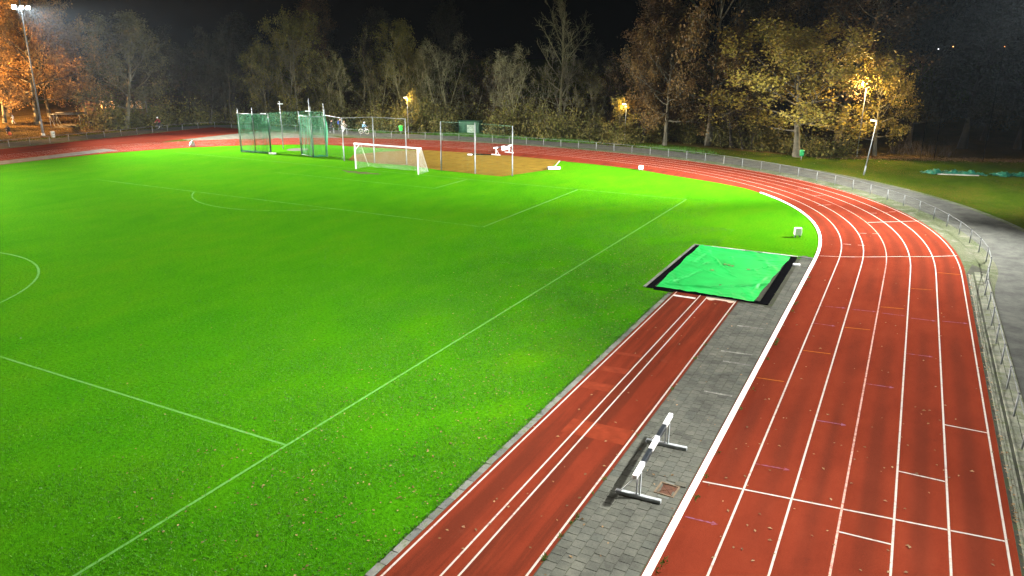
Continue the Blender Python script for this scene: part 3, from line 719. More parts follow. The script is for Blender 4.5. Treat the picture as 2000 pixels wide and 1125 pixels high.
mast(-88.9, 3.2, 16.2, 'tall grey floodlight mast with bright heads beside the far straight', [((-35, 0), 72000, 52), ((-38, 22), 74000, 55), ((-55, 5), 21000, 70)])
mast(-88.5, -42, 16.2, 'grey floodlight mast beside the far straight towards the camera', [((-66, -38), 36000, 110), ((-45, -32), 50000, 80), ((-28, -22), 16000, 50), ((-30, -45), 42000, 60)])

def lamp(loc, H, label, col, mat, power, arm=.5, rz=0, lit=True, rad=.06):
    t = thing('street_lamp', label, 'lamp post', loc, rz, 'lamp posts along the path and lawn')
    MB().tube([(0, 0, 0), (0, 0, .9)], .075, 10).build('lower_pole', M_GALV, t)
    MB().tube([(0, 0, .9), (0, 0, H)], [.055, .04], 10).build('pole', M_GALV, t)
    hd = MB(); hd.box((-arm*.55, 0, H+.02), (arm*1.3, .2, .10), bev=.03); h = hd.build('lamp_head', M_GALV, t)
    MB().box((-arm*.6, 0, H-.042), (arm*.8, .14, .02), bev=.004).build('lens', mat, h)
    if lit:
        d = bpy.data.lights.new('lamp_light', 'POINT'); d.energy = power; d.color = col; d.shadow_soft_size = rad
        o = bpy.data.objects.new('lamp_light', d); C.objects.link(o); o.parent = t; o.location = (-arm*.6, 0, H-.16)
warm = (1, .66, .25)
lamp((-48.4, 30.7, 0), 4.95, 'lit path lamp glowing among yellow leaves above the green bin', warm, M_LAMPY, 150)
lamp((-17.5, 34.8, 0), 4.9, 'lit path lamp beside the small sapling right of the tall bare tree', warm, M_LAMPY, 110)
lamp((10.1, 34.6, 0), 8.2, 'tall lamp whose light turns the oak crown golden', warm, M_LAMPY, 1500)
lamp((11.7, 20.8, 0), 5.2, 'slim leaning grey lamp post on the lawn right beside the path', warm, M_LAMPY, 45)
bpy.data.objects['street_lamp.003'].rotation_euler = (0, R_(5), 0)
lamp((-90.8, 21.1, 0), 3.4, 'thin short pole beyond the fence near the large grey tree', warm, M_GALV, 0, lit=False)
lamp((-114.0, -4.0, 0), 9.5, 'sodium lamp that turns the trees left of the mast orange', (1, .50, .17), M_LAMPO, 46000, .8)
for i, (x, y, H, m_, lb) in enumerate(((16.49, 37, 11.68, M_LENS, 'tiny white dot standing in for a far lamp, on an added pole'), (17.84, 37, 11.94, M_LAMPO, 'tiny orange dot standing in for a far lamp right of the white one'), (22.5, 37, 11.95, M_LAMPO, 'faint orange dot standing in for a far lamp, furthest right'))):  # dots for far lamps behind the trees; near place and poles are added
    t = thing('far_lamp_dot', lb, 'lamp post', (x, y, 0), 0, 'small stand-ins for far lamps before the dark wood')
    MB().tube([(0, 0, 0), (0, 0, H)], .035, 6).build('pole', M_BLACK, t); MB().lathe([(.001, -.05), (.035, -.04), (.045, .03), (.001, .05)], (0, 0, H), 8).build('lantern', emit('far_lamp_glow', (.9, .95, 1) if i == 0 else (1, .4, .12), 1.2 if i < 2 else .4), t)

# ------------------------------------------------------------------ trees
def gen_tree(seed, H, r0, cb, spread, n1, elev, n2, n3, n4, leaves, lsize, shape='oval', stems=1, lean=.06, curl=.25, jit=.22, leaf_from=0.0, clump=False):
    rg = np.random.default_rng(seed); tub = MB(); twig = MB(); lp = []
    def path(p, d, L, k, bend, upb):
        pts = [np.array(p, float)]; d = np.array(d, float); d /= np.linalg.norm(d)
        for _ in range(k):
            d = d+rg.normal(0, bend, 3)+np.array([0, 0, upb]); d /= np.linalg.norm(d); pts.append(pts[-1]+d*L/k)
        return pts
    def perp(d, ang):
        a = rg.normal(0, 1, 3); a -= d*np.dot(a, d); a /= np.linalg.norm(a)+1e-9
        return d*math.cos(ang)+a*math.sin(ang)
    for sidx in range(stems):
        base = np.array([0, 0, -.1]) if stems == 1 else np.array([rg.normal(0, .5), rg.normal(0, .5), -.1])
        Hs = H*(1 if sidx == 0 else rg.uniform(.7, .95))
        d0 = np.array([rg.normal(0, lean), rg.normal(0, lean), 1]) if stems == 1 else np.array([rg.normal(0, .16), rg.normal(0, .16), 1])
        tp = path(base, d0, Hs*.93, 9, .045, .04)
        rs = [max(.02, r0*(1-.88*(i/9)**.9))*(1.35 if i == 0 else 1)*(1 if stems == 1 else .6) for i in range(10)]
        tub.tube(tp, rs, 8, cap=False)
        m1 = max(4, n1//stems)
        for i in range(m1):
            f = (i+rg.uniform(0, .9))/m1; h = cb+(0.97-cb)*f
            if shape == 'oval': prof = math.sqrt(max(.05, 1-((f-.42)/.62)**2))
            elif shape == 'cone': prof = max(.12, 1-f)**.8
            elif shape == 'vase': prof = .45+.55*math.sin(min(1, f*1.1)*math.pi*.75)
            else: prof = max(.18, math.sin(math.pi*min(1, f*.9+.1)))
            x = h*9; j = min(8, int(x)); p = tp[j]*(1-(x-j))+tp[j+1]*(x-j)
            az = i*2.4+rg.uniform(-.5, .5); el = R_(elev[0]+(elev[1]-elev[0])*f+rg.uniform(-8, 8))
            d = np.array([math.cos(az)*math.cos(el), math.sin(az)*math.cos(el), math.sin(el)])
            L = spread*prof*rg.uniform(.75, 1.12)
            rl = max(.03, r0*.42*(1-f*.7))*(1 if stems == 1 else .7)
            p1 = path(p, d, L, 6, .10*curl/.25, .05)
            tub.tube(p1, [rl*(1-.82*k/6) for k in range(7)], 5, cap=False)
            for a in range(n2):
                t2 = .25+.75*(a+rg.uniform(0, 1))/n2; x2 = min(5.999, t2*6); j2 = int(x2); q = p1[j2]*(1-(x2-j2))+p1[j2+1]*(x2-j2)
                dd = p1[j2+1]-p1[j2]; dd /= np.linalg.norm(dd); L2 = L*rg.uniform(.28, .5)*(1.15-.5*t2)
                p2 = path(q, perp(dd, rg.uniform(.45, .95)), L2, 4, .14, .07)
                tub.tube(p2, [rl*.34*(1-.75*k/4) for k in range(5)], 4, cap=False)
                for b in range(n3):
                    t3 = .2+.8*(b+rg.uniform(0, 1))/n3; x3 = min(3.999, t3*4); j3 = int(x3); q3 = p2[j3]*(1-(x3-j3))+p2[j3+1]*(x3-j3)
                    d3 = p2[j3+1]-p2[j3]; d3 /= np.linalg.norm(d3); L3 = max(.35, L2*rg.uniform(.35, .6))
                    p3 = path(q3, perp(d3, rg.uniform(.4, .9)), L3, 2, .16, .08)
                    twig.tube(p3, [.016, .011, .006], 3, cap=False)
                    for c in range(n4):
                        q4 = p3[0]+(p3[2]-p3[0])*rg.uniform(.3, 1); p4 = path(q4, perp((p3[2]-p3[0])/L3, rg.uniform(.3, .9)), L3*rg.uniform(.5, .9), 1, .1, .1)
                        twig.tube(p4, [.010, .004], 3, cap=False)
                        if f >= leaf_from and not clump: lp.append(p4[1])
                    if f >= leaf_from: lp.append(p3[2]); (None if clump else lp.append(p3[1]))
    lp = np.array(lp); P = np.repeat(lp, leaves, 0) if leaves >= 1 else lp[rg.random(len(lp)) < leaves]
    n = len(P); P = P+rg.normal(0, jit, (n, 3))
    A = rg.normal(0, 1, (n, 3)); A /= np.linalg.norm(A, axis=1)[:, None]
    Bv = np.cross(A, rg.normal(0, 1, (n, 3))); Bv /= np.linalg.norm(Bv, axis=1)[:, None]
    s1 = lsize*rg.uniform(.55, 1.25, (n, 1)); s2 = s1*rg.uniform(.5, .8, (n, 1))
    V = np.concatenate([P-A*s1, P+Bv*s2, P+A*s1, P-Bv*s2], 1).reshape(-1, 3)
    Fq = np.arange(4*n).reshape(n, 4)
    return tub, twig, V, Fq
PROTO = {}
def proto(key, *a, **k):
    tub, twig, V, Fq = gen_tree(*a, **k)
    tm = tub.mesh(key+'_trunk', M_BARK)
    tv = np.array([tuple(v) for v in twig.v]).reshape(-1, 3) if twig.v else np.zeros((0, 3))
    tf = np.array(twig.f) if twig.f else np.zeros((0, 4), int)
    VV = np.concatenate([tv, V]); FF = np.concatenate([tf, Fq+len(tv)]).astype(int)
    cm = np_mesh(key+'_crown', VV, FF, [M_BARK, L_OLIVE], np.r_[np.zeros(len(tf)), np.ones(len(Fq))])
    PROTO[key] = (tm, cm, k.get('H', a[1]), a[4])
#           seed  H  r0  cb spread n1 elev     n2 n3 n4 leaves size
proto('oak_a', 11, 12, .30, .20, 6.3, 18, (5, 70), 6, 5, 1, 26, .125, shape='oval', jit=.30, clump=True)
proto('oak_b', 12, 12, .28, .26, 6.0, 19, (-8, 70), 6, 5, 1, 28, .125, shape='oval', jit=.32, clump=True)
proto('mix_c', 13, 12, .22, .16, 4.2, 22, (25, 75), 6, 5, 2, 4, .095, shape='oval', jit=.2)
proto('mix_d', 14, 12, .20, .12, 3.8, 20, (30, 75), 6, 5, 3, 1, .085, shape='vase', stems=3)
proto('bare_e', 15, 16, .26, .22, 5.2, 20, (28, 75), 6, 5, 3, .05, .07, shape='oval')
proto('bare_f', 16, 12, .18, .10, 3.4, 20, (40, 75), 6, 6, 4, .8, .07, shape='vase', stems=4)
proto('tall_g', 17, 22, .34, .15, 5.2, 30, (20, 65), 6, 4, 1, 24, .13, shape='col', jit=.34, clump=True)
proto('sap_h', 18, 5, .05, .25, 1.7, 9, (15, 65), 4, 3, 1, 4, .11, shape='oval', jit=.14)
def tree(kind, x, y, H, width, label, bark, leaf, group=None, name='tree', cat='tree', rz=None):
    tm, cm, h0, sp = PROTO[kind]
    t = thing(name, label, cat, (x, y, 0), random.uniform(0, 6.28) if rz is None else rz, group)
    sz = H/h0; sx = max(.5, width/(2*sp)); t.scale = (sx, sx, sz)
    for nm, me_, ms in (('trunk', tm, (bark,)), ('crown', cm, (bark, leaf))):
        o = link(nm, me_, t)
        for i, m_ in enumerate(ms):
            o.material_slots[i].link = 'OBJECT'; o.material_slots[i].material = m_
    return t
GA = 'sodium lit trees left of the mast'
tree('oak_a', -112.1, 11.5, 13.8, 12, 'orange lit tree furthest left behind the white figure', M_BARK, L_ORANGE, GA)
tree('oak_b', -105.4, 12.5, 16, 15, 'tallest orange lit tree rising just right of the mast', M_BARK, L_ORANGE, GA)
tree('oak_a', -117.2, 22.0, 13.3, 13, 'orange lit tree behind the stacked goals', M_BARK, L_ORANGE, GA)
tree('oak_b', -110.7, 24.3, 13.2, 12, 'orange brown tree left of the large grey tree', M_BARK, L_ORANGE, GA)
tree('mix_c', -124, 19.0, 18, 15, 'dim reddish tree high behind the orange lit trees', M_BARKD, L_RUST, GA)
tree('oak_b', -107.0, 4.2, 14, 12, 'orange lit tree cut by the left edge of the view', M_BARK, L_ORANGE, GA)
tree('mix_c', -88.9, 15.6, 15.5, 15, 'large grey green rounded tree beside the orange bin', M_BARK, L_GREY)
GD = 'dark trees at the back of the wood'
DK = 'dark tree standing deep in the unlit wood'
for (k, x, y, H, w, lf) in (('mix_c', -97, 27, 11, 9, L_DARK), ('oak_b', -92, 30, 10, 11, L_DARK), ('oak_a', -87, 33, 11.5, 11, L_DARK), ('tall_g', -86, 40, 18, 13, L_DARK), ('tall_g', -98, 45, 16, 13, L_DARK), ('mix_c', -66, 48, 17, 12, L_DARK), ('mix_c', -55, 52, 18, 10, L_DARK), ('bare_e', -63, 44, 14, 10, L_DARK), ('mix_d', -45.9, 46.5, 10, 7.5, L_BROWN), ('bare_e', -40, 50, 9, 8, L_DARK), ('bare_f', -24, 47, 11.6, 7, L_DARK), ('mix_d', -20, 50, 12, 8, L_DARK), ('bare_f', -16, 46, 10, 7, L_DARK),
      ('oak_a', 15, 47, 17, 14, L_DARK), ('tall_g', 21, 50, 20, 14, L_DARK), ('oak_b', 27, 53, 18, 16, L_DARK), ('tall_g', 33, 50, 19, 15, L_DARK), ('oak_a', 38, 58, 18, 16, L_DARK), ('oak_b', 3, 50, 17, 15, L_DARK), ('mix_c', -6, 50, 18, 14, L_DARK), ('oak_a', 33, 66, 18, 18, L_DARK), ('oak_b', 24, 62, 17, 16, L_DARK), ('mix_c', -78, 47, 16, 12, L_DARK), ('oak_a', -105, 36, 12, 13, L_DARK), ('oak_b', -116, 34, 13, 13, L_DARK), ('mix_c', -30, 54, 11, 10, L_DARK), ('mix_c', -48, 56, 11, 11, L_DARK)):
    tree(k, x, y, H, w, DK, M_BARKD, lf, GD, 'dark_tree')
tree('mix_c', -77.2, 32.3, 11.4, 11, 'olive yellow tree left of the throwing cage', M_BARK, L_OLIVE)
tree('oak_b', -72.3, 34.1, 14, 10.5, 'yellow green leafy tree right behind the throwing cage', M_BARK, L_OLIVE)
tree('tall_g', -76.5, 41.4, 23, 10.5, 'tall rust brown columnar tree rising above the cage', M_BARKD, L_RUST)
tree('mix_d', -65.8, 33.9, 11.6, 6.8, 'pale slender multi stemmed tree right of the cage', M_BARKP, L_OLIVE)
tree('mix_c', -57.0, 39.3, 14.8, 10, 'tall olive tree behind the two cyclists', M_BARKP, L_OLIVE)
tree('bare_f', -52.5, 39.5, 11.8, 6, 'thin pale tree just right behind the leafy path lamp', M_BARKP, L_OLIVE)
tree('bare_f', -46.9, 38.5, 12.4, 8.2, 'pale twiggy tree with many upright stems left of the cabinet', M_BARKP, L_GREY)
tree('bare_f', -34.8, 37.1, 11, 8.2, 'pale twiggy tree right of the green cabinet', M_BARKP, L_GREY)
tree('bare_e', -30.5, 42.8, 18, 10.5, 'tall bare tree with fanned branches against black sky', M_BARKP, L_GREY)
tree('mix_d', -26.2, 42.1, 10, 6, 'small dim tree at the foot of the tall bare tree', M_BARK, L_OLIVE)
GW = 'slender trees along the lit wood edge'
for (k, x, y, H, w, bk, lf, lb) in (('mix_c', -83.7, 26.8, 9.5, 8, M_BARKD, L_DARK, 'dim low tree behind the red jacketed cyclist'), ('mix_d', -80.7, 28.1, 11, 8, M_BARKD, L_DARK, 'dim tree left of the cage beside the olive tree'),
      ('mix_d', -75.6, 30.5, 9.5, 7, M_BARK, L_OLIVE, 'bushy olive tree low behind the left cage panel'), ('bare_f', -70.7, 31.4, 13, 7, M_BARK, L_OLIVE, 'upright tree between the yellow tree and the cage opening'),
      ('bare_f', -63.4, 34.4, 10.5, 5.5, M_BARKP, L_OLIVE, 'pale thin tree above the walkers'), ('mix_d', -61.2, 37.6, 13, 7, M_BARK, L_OLIVE, 'leafy tree above the rider in white trousers'),
      ('mix_d', -57.9, 35.7, 9.6, 6, M_BARKP, L_SHRUB, 'low bushy tree above the rider in light blue'), ('mix_d', -53.0, 37.6, 12.5, 6, M_BARKP, L_OLIVE, 'slim olive tree just left behind the leafy lamp'),
      ('bare_f', -49.9, 39.5, 10.5, 6, M_BARKP, L_GREY, 'twiggy tree just right above the leafy lamp'), ('mix_d', -44.0, 40.1, 9.2, 6.5, M_BARK, L_OLIVE, 'low tree over the left end of the green cabinet'),
      ('bare_f', -40.2, 40.9, 8.6, 6.5, M_BARK, L_BROWN, 'low reddish tree behind the green cabinet'), ('bare_f', -37.7, 40.5, 10.5, 5.5, M_BARK, L_GREY, 'twiggy tree above the right end of the cabinet'),
      ('mix_d', -32.6, 39.4, 9.9, 5.5, M_BARK, L_OLIVE, 'bushy tree at the left foot of the tall bare tree'), ('bare_f', -28.6, 40.3, 10.6, 5.5, M_BARK, L_GREY, 'twiggy tree right against the tall bare tree'),
      ('bare_f', -23.9, 40.3, 8.8, 6, M_BARK, L_OLIVE, 'low twiggy tree left of the middle path lamp'), ('mix_d', -21.0, 41.5, 10, 5.5, M_BARKD, L_BROWN, 'dim slim tree directly behind the middle path lamp'),
      ('bare_f', -18.0, 40.9, 9.6, 5.5, M_BARKD, L_BROWN, 'dim twiggy tree between middle lamp and golden brown oak'), ('mix_c', -16.2, 38.7, 13, 7, M_BARKD, L_BROWN, 'dull brown tree at the left side of the oak group'),
      ('mix_c', -4.2, 36.5, 13, 8, M_BARKD, L_BROWN, 'dull brown tree between the huge oak and the yellow oak'), ('mix_d', -2.3, 36.0, 9, 6, M_BARKD, L_OLIVE, 'low dim tree left of the yellow oak trunk')):
    tree(k, x, y, H, w, lb, bk, lf, GW)
tree('sap_h', -48.5, 31.5, 5.6, 2.4, 'yellow leaved sapling wrapped round the lamp above the green bin', M_BARK, L_YEL, name='sapling')
tree('sap_h', -18.9, 35.6, 5.4, 4.2, 'small golden sapling beside the middle path lamp', M_BARK, L_YEL, name='sapling')
tree('oak_b', -12.3, 35.0, 12.6, 11, 'golden brown oak with low crown right of the middle lamp', M_BARK, L_BROWN)
tree('oak_a', -7.4, 37.7, 25, 18, 'huge brown oak whose crown leaves the top of view', M_BARK, L_BROWN)
tree('tall_g', -13.5, 39.5, 20, 12, 'tall dim brown tree left of the huge oak', M_BARKD, L_RUST)
tree('oak_b', 4.1, 31.8, 12.0, 19, 'broad yellow green oak in front of the dark wood', M_BARK, L_YEL)
tree('tall_g', 7.5, 39.5, 24, 17, 'very tall dim brown tree behind the yellow oak', M_BARK, L_RUST)
tree('tall_g', -.5, 40.5, 22, 12, 'tall dark brown tree between the two oaks', M_BARKD, L_RUST)
tree('oak_a', 11.8, 37.2, 9.6, 9.5, 'small oak glowing golden round the tall lamp', M_BARK, L_YEL)

# undergrowth along the far side of the path
def undergrowth():
    rg = np.random.default_rng(5); LV = []; SM = MB()
    cand = f_off(0.0); N = FN
    idx = [i for i in range(len(FS)) if FS[i][1] > 12 and FS[i][0] < 2]
    for i in idx:
        dens = .5+.5*math.sin(i*.31)+.4*math.sin(i*.83+1)
        for _ in range(2+int(dens > .5)):
            d = rg.uniform(6.3, 13) if FS[i][0] < -16 else rg.uniform(13, 17)
            c = FS[i]+N[i]*d+rg.normal(0, .5, 2)
            if -43.5 < c[0] < -37.5 and c[1] < 36.5: continue
            hh = (rg.uniform(.6, 1.7)+(d-6)*.30+rg.random()**3*2.2+.5*dens)*(1 if FS[i][0] < -16 else .5); ww = hh*rg.uniform(.45, .8)
            n = int(190*hh)
            P = rg.normal(0, 1, (n, 3)); P /= np.linalg.norm(P, axis=1)[:, None]; P *= rg.random((n, 1))**.35
            P[:, 2] = np.abs(P[:, 2]); P = P*np.array([ww, ww, hh])*(1+.25*rg.normal(0, 1, (n, 1)))+np.array([c[0], c[1], 0])
            LV.append(P)
            for _s in range(3):
                e = c+rg.normal(0, ww*.5, 2); m_ = (c+e)/2+rg.normal(0, .15, 2)
                SM.tube([(c[0], c[1], 0), (m_[0], m_[1], hh*.6), (e[0], e[1], hh*rg.uniform(.95, 1.5))], [.022, .014, .005], 3, cap=False)
    P = np.concatenate(LV); P[:, 2] = np.maximum(P[:, 2], .05); n = len(P)
    A = rg.normal(0, 1, (n, 3)); A /= np.linalg.norm(A, axis=1)[:, None]; B = np.cross(A, rg.normal(0, 1, (n, 3))); B /= np.linalg.norm(B, axis=1)[:, None]
    s1 = rg.uniform(.06, .19, (n, 1)); s2 = s1*.65
    V = np.concatenate([P-A*s1, P+B*s2, P+A*s1, P-B*s2], 1).reshape(-1, 3); Fq = np.arange(4*n).reshape(n, 4)
    sv = np.array([tuple(v) for v in SM.v]); sf = np.array(SM.f)
    me_ = np_mesh('undergrowth', np.concatenate([sv, V]), np.concatenate([sf, Fq+len(sv)]), [M_BARK, L_SHRUB], np.r_[np.zeros(len(sf)), np.ones(n)])
    link('undergrowth', me_, None, kind='stuff', label='tangled brown and green undergrowth along the wood edge', category='undergrowth')
undergrowth()
def blades(name, pts, h, w, mat, label, bend=.35, seed=3, plume=0):
    rg = np.random.default_rng(seed); n = len(pts); P = np.zeros((n, 3)); P[:, :2] = pts
    hh = h*rg.uniform(.5, 1.2, (n, 1)); a = rg.uniform(0, 6.28, n); w_ = w*rg.uniform(.6, 1.3, (n, 1))
    T = np.stack([np.cos(a), np.sin(a), 0*a], 1)*w_; L = np.concatenate([rg.normal(0, bend, (n, 2))*hh, hh], 1)
    V = np.concatenate([P-T, P+T, P+L], 1).reshape(-1, 3)
    return link(name, np_mesh(name, V, np.arange(3*n).reshape(n, 3), mat), None, kind='stuff', label=label)
rg = np.random.default_rng(9)
# tufts in the near turf, thick toward the runway
n = 330000
px = 5.72-np.abs(rg.normal(0, 9, n)); py = rg.uniform(-52, 2, n); keep = (px > -26) & (rg.random(n) < np.clip((px+26)/26, 0, 1)) & (rg.random(n) < np.clip((2-py)/34, 0, 1)) & (np.sin(px*1.3+2*np.sin(py*.7))+np.sin(py*1.1+1.7*np.sin(px*.9))+rg.normal(0, .9, n) > -.9) & (px < 5.74) & ~((px > 4.2) & (py > -24.9) & (py < -14)) & ~((px > 3) & (py > -9))
near_line = (np.abs(px) < .1) | ((np.abs(py+PL/2) < .1) & (px < 0))
keep &= ~(near_line & (rg.random(n) < .75))
blades('grass_tufts', np.stack([px, py], 1)[keep], .045, .012, L_GRASS, 'short uneven grass blades of the near turf', .6)
wp = []
for _ in range(70):
    s_ = rg.choice(3); y = rg.uniform(-47, -18)
    x = {0: 11.56, 1: 9.08, 2: 5.74}[int(s_)]+rg.normal(0, .015)
    k = rg.integers(6, 26); wp.append(np.stack([x+rg.normal(0, .03, k), y+rg.normal(0, .07, k)], 1))
for y in np.arange(-48, -25, .06): wp.append(np.stack([5.74+rg.normal(0, .035, 4), y+rg.normal(0, .05, 4)], 1))
blades('weeds', np.concatenate(wp), .075, .016, L_WEED, 'small weeds growing along kerb and runway edges', .6, 4)
k5 = [i for i in range(len(FS)) if FS[i][1] > 14 and -62 < FS[i][0] < 12]
ii = rg.choice(k5, 26000); dd = 4.9+np.abs(rg.normal(0, .9, 26000)); wv = np.sin(ii*.45)+np.sin(ii*.17+1); kk = (wv+rg.normal(0, .8, 26000) > .2) & (FS[ii][:, 0] < -6)
blades('wood_edge_grass', (FS[ii]+FN[ii]*dd[:, None]+rg.normal(0, .5, (26000, 2)))[kk], .34, .03, L_WEED, 'lush green grass and herbs along the edge of the wood', .5, 8)
t = rg.uniform(0, 1, 320)
rp = np.stack([13.4+6.4*t+rg.normal(0, .3, 320), 40.0+rg.normal(0, .8, 320)+1.2*t], 1)
tag(blades('reed_clump', rp, 1.9, .016, L_REED, 'x', .35, 6), 'dry pale reeds at the wood edge right of the tall lamp', 'reeds')
# fallen leaves
n1, n2, n3 = 1500, 300, 260
X1 = 5.6-np.abs(rg.normal(0, 4.5, n1)); Y1 = rg.uniform(-50, -18, n1); k = ~((X1 > 4.2) & (Y1 > -24.9))
X2 = rg.uniform(6, 18.8, n2); Y2 = -47+np.abs(rg.normal(0, 16, n2)); X3 = 18.93+np.abs(rg.normal(0, .08, n3)); Y3 = rg.uniform(-48, -14, n3)
X4 = rg.uniform(-25, 14, 300); Y4 = rg.uniform(20, 33, 300)
X5 = rg.uniform(6, 32, 5000); Y5 = 34+(X5-9)*.36+rg.normal(0, 1.0, 5000)
X6 = rg.uniform(-118, -84, 9000); Y6 = rg.uniform(-4, 26, 9000)
px = np.r_[X1[k], X2, X3, X4, X5, X6]; py = np.r_[Y1[k], Y2, Y3, Y4, Y5, Y6]
pz = np.where((px > 5.97) & (py < 10), .03, .02); n = len(px)
a = rg.uniform(0, 6.28, n); s_ = rg.uniform(.022, .052, n)*np.where(px > 6, 1.25, 1)*np.where((py > 30) | (px < -60), 2.0, 1); c_, sn = np.cos(a)*s_, np.sin(a)*s_; up_ = s_*rg.uniform(.1, .6, n)
P = np.stack([px, py, pz], 1)
V = np.concatenate([P+np.stack([-c_, -sn, 0*a], 1), P+np.stack([-sn*.6, c_*.6, up_], 1), P+np.stack([c_, sn, up_*.4], 1), P+np.stack([sn*.6, -c_*.6, up_*.7], 1)], 1).reshape(-1, 3)
link('fallen_leaves', np_mesh('fallen_leaves', V, np.arange(4*n).reshape(n, 4), L_LITTER), None, kind='stuff', label='scattered fallen leaves on turf, runway and track')

# ------------------------------------------------------------------ people and bicycles
SKIN = plain('skin', (.42, .25, .17), .55, 0, .1, 6)
def cloth(n_, c): return plain(n_, c, .85, 0, .2, 5)
HAIRD = plain('hair_dark', (.03, .02, .015), .7, 0, .3, 9)
def person(loc, rz, J, cols, label, scale=1.0, headgear=None):
    """J: joint name -> position; cols: dict torso, legs, shoes, (arms)"""
    R = dict(pelvis=.125, waist=.12, chest=.135, neck=.055, head=.085, crown=.095, top=.05)
    for s_ in 'LR': R.update({'shoulder'+s_: .07, 'elbow'+s_: .046, 'wrist'+s_: .033, 'palm'+s_: .034, 'hip'+s_: .10, 'knee'+s_: .065, 'ankle'+s_: .045, 'toe'+s_: .04})
    E_ = [('pelvis', 'waist', 'torso'), ('waist', 'chest', 'torso'), ('chest', 'neck', 'torso'), ('neck', 'head', 'skin'), ('head', 'crown', 'skin'), ('crown', 'top', 'hair')]
    for s_ in 'LR':
        E_ += [('chest', 'shoulder'+s_, 'torso'), ('shoulder'+s_, 'elbow'+s_, 'torso'), ('elbow'+s_, 'wrist'+s_, 'torso'), ('wrist'+s_, 'palm'+s_, 'skin'), ('pelvis', 'hip'+s_, 'legs'), ('hip'+s_, 'knee'+s_, 'legs'), ('knee'+s_, 'ankle'+s_, 'legs'), ('ankle'+s_, 'toe'+s_, 'shoes')]
    J = {k: Vector(v) for k, v in J.items()}
    hd = (J['crown']-J['neck']).normalized(); J['top'] = J['crown']+hd*.08
    for s_ in 'LR':
        d = (J['wrist'+s_]-J['elbow'+s_]).normalized(); J['palm'+s_] = J['wrist'+s_]+d*.07
        side = d.orthogonal().normalized(); dn = d.cross(side)
        for k in range(4):
            a = 'f%d%s' % (k, s_); J[a] = J['palm'+s_]+d*(.065, .08, .075, .055)[k]*.6+side*(k-1.5)*.02; J[a+'t'] = J[a]+d*.035+dn*.02
            R[a] = .010; R[a+'t'] = .008; E_ += [('palm'+s_, a, 'skin'), (a, a+'t', 'skin')]
        a = 'th'+s_; J[a] = J['wrist'+s_]+d*.035+side*.045; R[a] = .011; E_.append(('wrist'+s_, a, 'skin'))
    names = list(J); me_ = bpy.data.meshes.new('body'); me_.from_pydata([J[n_] for n_ in names], [(names.index(a), names.index(b)) for a, b, _ in E_], [])
    tmp = bpy.data.objects.new('tmp', me_); C.objects.link(tmp)
    sk = tmp.modifiers.new('skin', 'SKIN'); sk.use_smooth_shade = True
    ly = me_.skin_vertices[0] if len(me_.skin_vertices) else None
    if ly is None:
        bpy.context.view_layer.objects.active = tmp; tmp.select_set(True); ly = me_.skin_vertices[0]
    for i, n_ in enumerate(names): ly.data[i].radius = (R[n_], R[n_]); ly.data[i].use_root = (n_ == 'pelvis')
    tmp.modifiers.new('sub', 'SUBSURF').levels = 1
    dg = bpy.context.evaluated_depsgraph_get(); bm_ = bpy.data.meshes.new_from_object(tmp.evaluated_get(dg))
    bpy.data.objects.remove(tmp)
    keys = ['skin', 'torso', 'legs', 'shoes', 'hair']; mats = [SKIN, cols['torso'], cols['legs'], cols.get('shoes', M_BPAINT), cols.get('hair', HAIRD)]
    bm_.materials.clear()
    for m_ in mats: bm_.materials.append(m_)
    seg = [(np.array(J[a]), np.array(J[b]), keys.index(k)) for a, b, k in E_]
    for p in bm_.polygons:
        c = np.array(p.center); best = (9, 0)
        for a, b, k in seg:
            ab = b-a; tt = min(1, max(0, np.dot(c-a, ab)/max(1e-9, np.dot(ab, ab)))); d = np.linalg.norm(c-a-ab*tt)
            if d < best[0]: best = (d, k)
        p.material_index = best[1]; p.use_smooth = True
    bm_.name = 'body'
    t = thing('person', label, 'person', loc, rz); t.scale = (scale,)*3
    link('body', bm_, t)
    h = J['crown']; f = MB(); fwd = Vector((1, 0, 0))
    f.tube([h+fwd*.085+Vector((0, 0, -.02)), h+fwd*.115+Vector((0, 0, -.05))], [.012, .016], 5).build('nose', SKIN, t)
    if headgear is not None:
        hb = MB(); hb.lathe([(.115, -.02), (.118, .03), (.10, .08), (.06, .12), (.001, .135)], (h.x, h.y, h.z), 12); hb.build('helmet', headgear, t)
    else:
        hb = MB(); hb.lathe([(.098, .0), (.104, .03), (.09, .075), (.05, .105), (.001, .115)], (h.x-.015, h.y, h.z), 12); hb.build('hair', cols.get('hair', HAIRD), t)
    return t
def stand(step=.22, lean=0.0, arm=.2):
    J = dict(pelvis=(0, 0, .95), waist=(.02+lean*.3, 0, 1.12), chest=(.02+lean*.8, 0, 1.36), neck=(.02+lean, 0, 1.51), head=(.04+lean*1.1, 0, 1.60), crown=(.045+lean*1.15, 0, 1.69))
    for s_, y, k in (('L', .1, 1), ('R', -.1, -1)):
        J['shoulder'+s_] = (.01+lean*.9, y*1.75, 1.42); J['elbow'+s_] = (-.05-k*arm*.5+lean*.8, y*2.3, 1.16); J['wrist'+s_] = (.08-k*arm+lean*.8, y*2.2, .93)
        J['hip'+s_] = (0, y, .90); J['knee'+s_] = (.05+k*step*.5, y, .50); J['ankle'+s_] = (k*step, y, .09); J['toe'+s_] = (k*step+.16, y*1.1, .045)
    return J
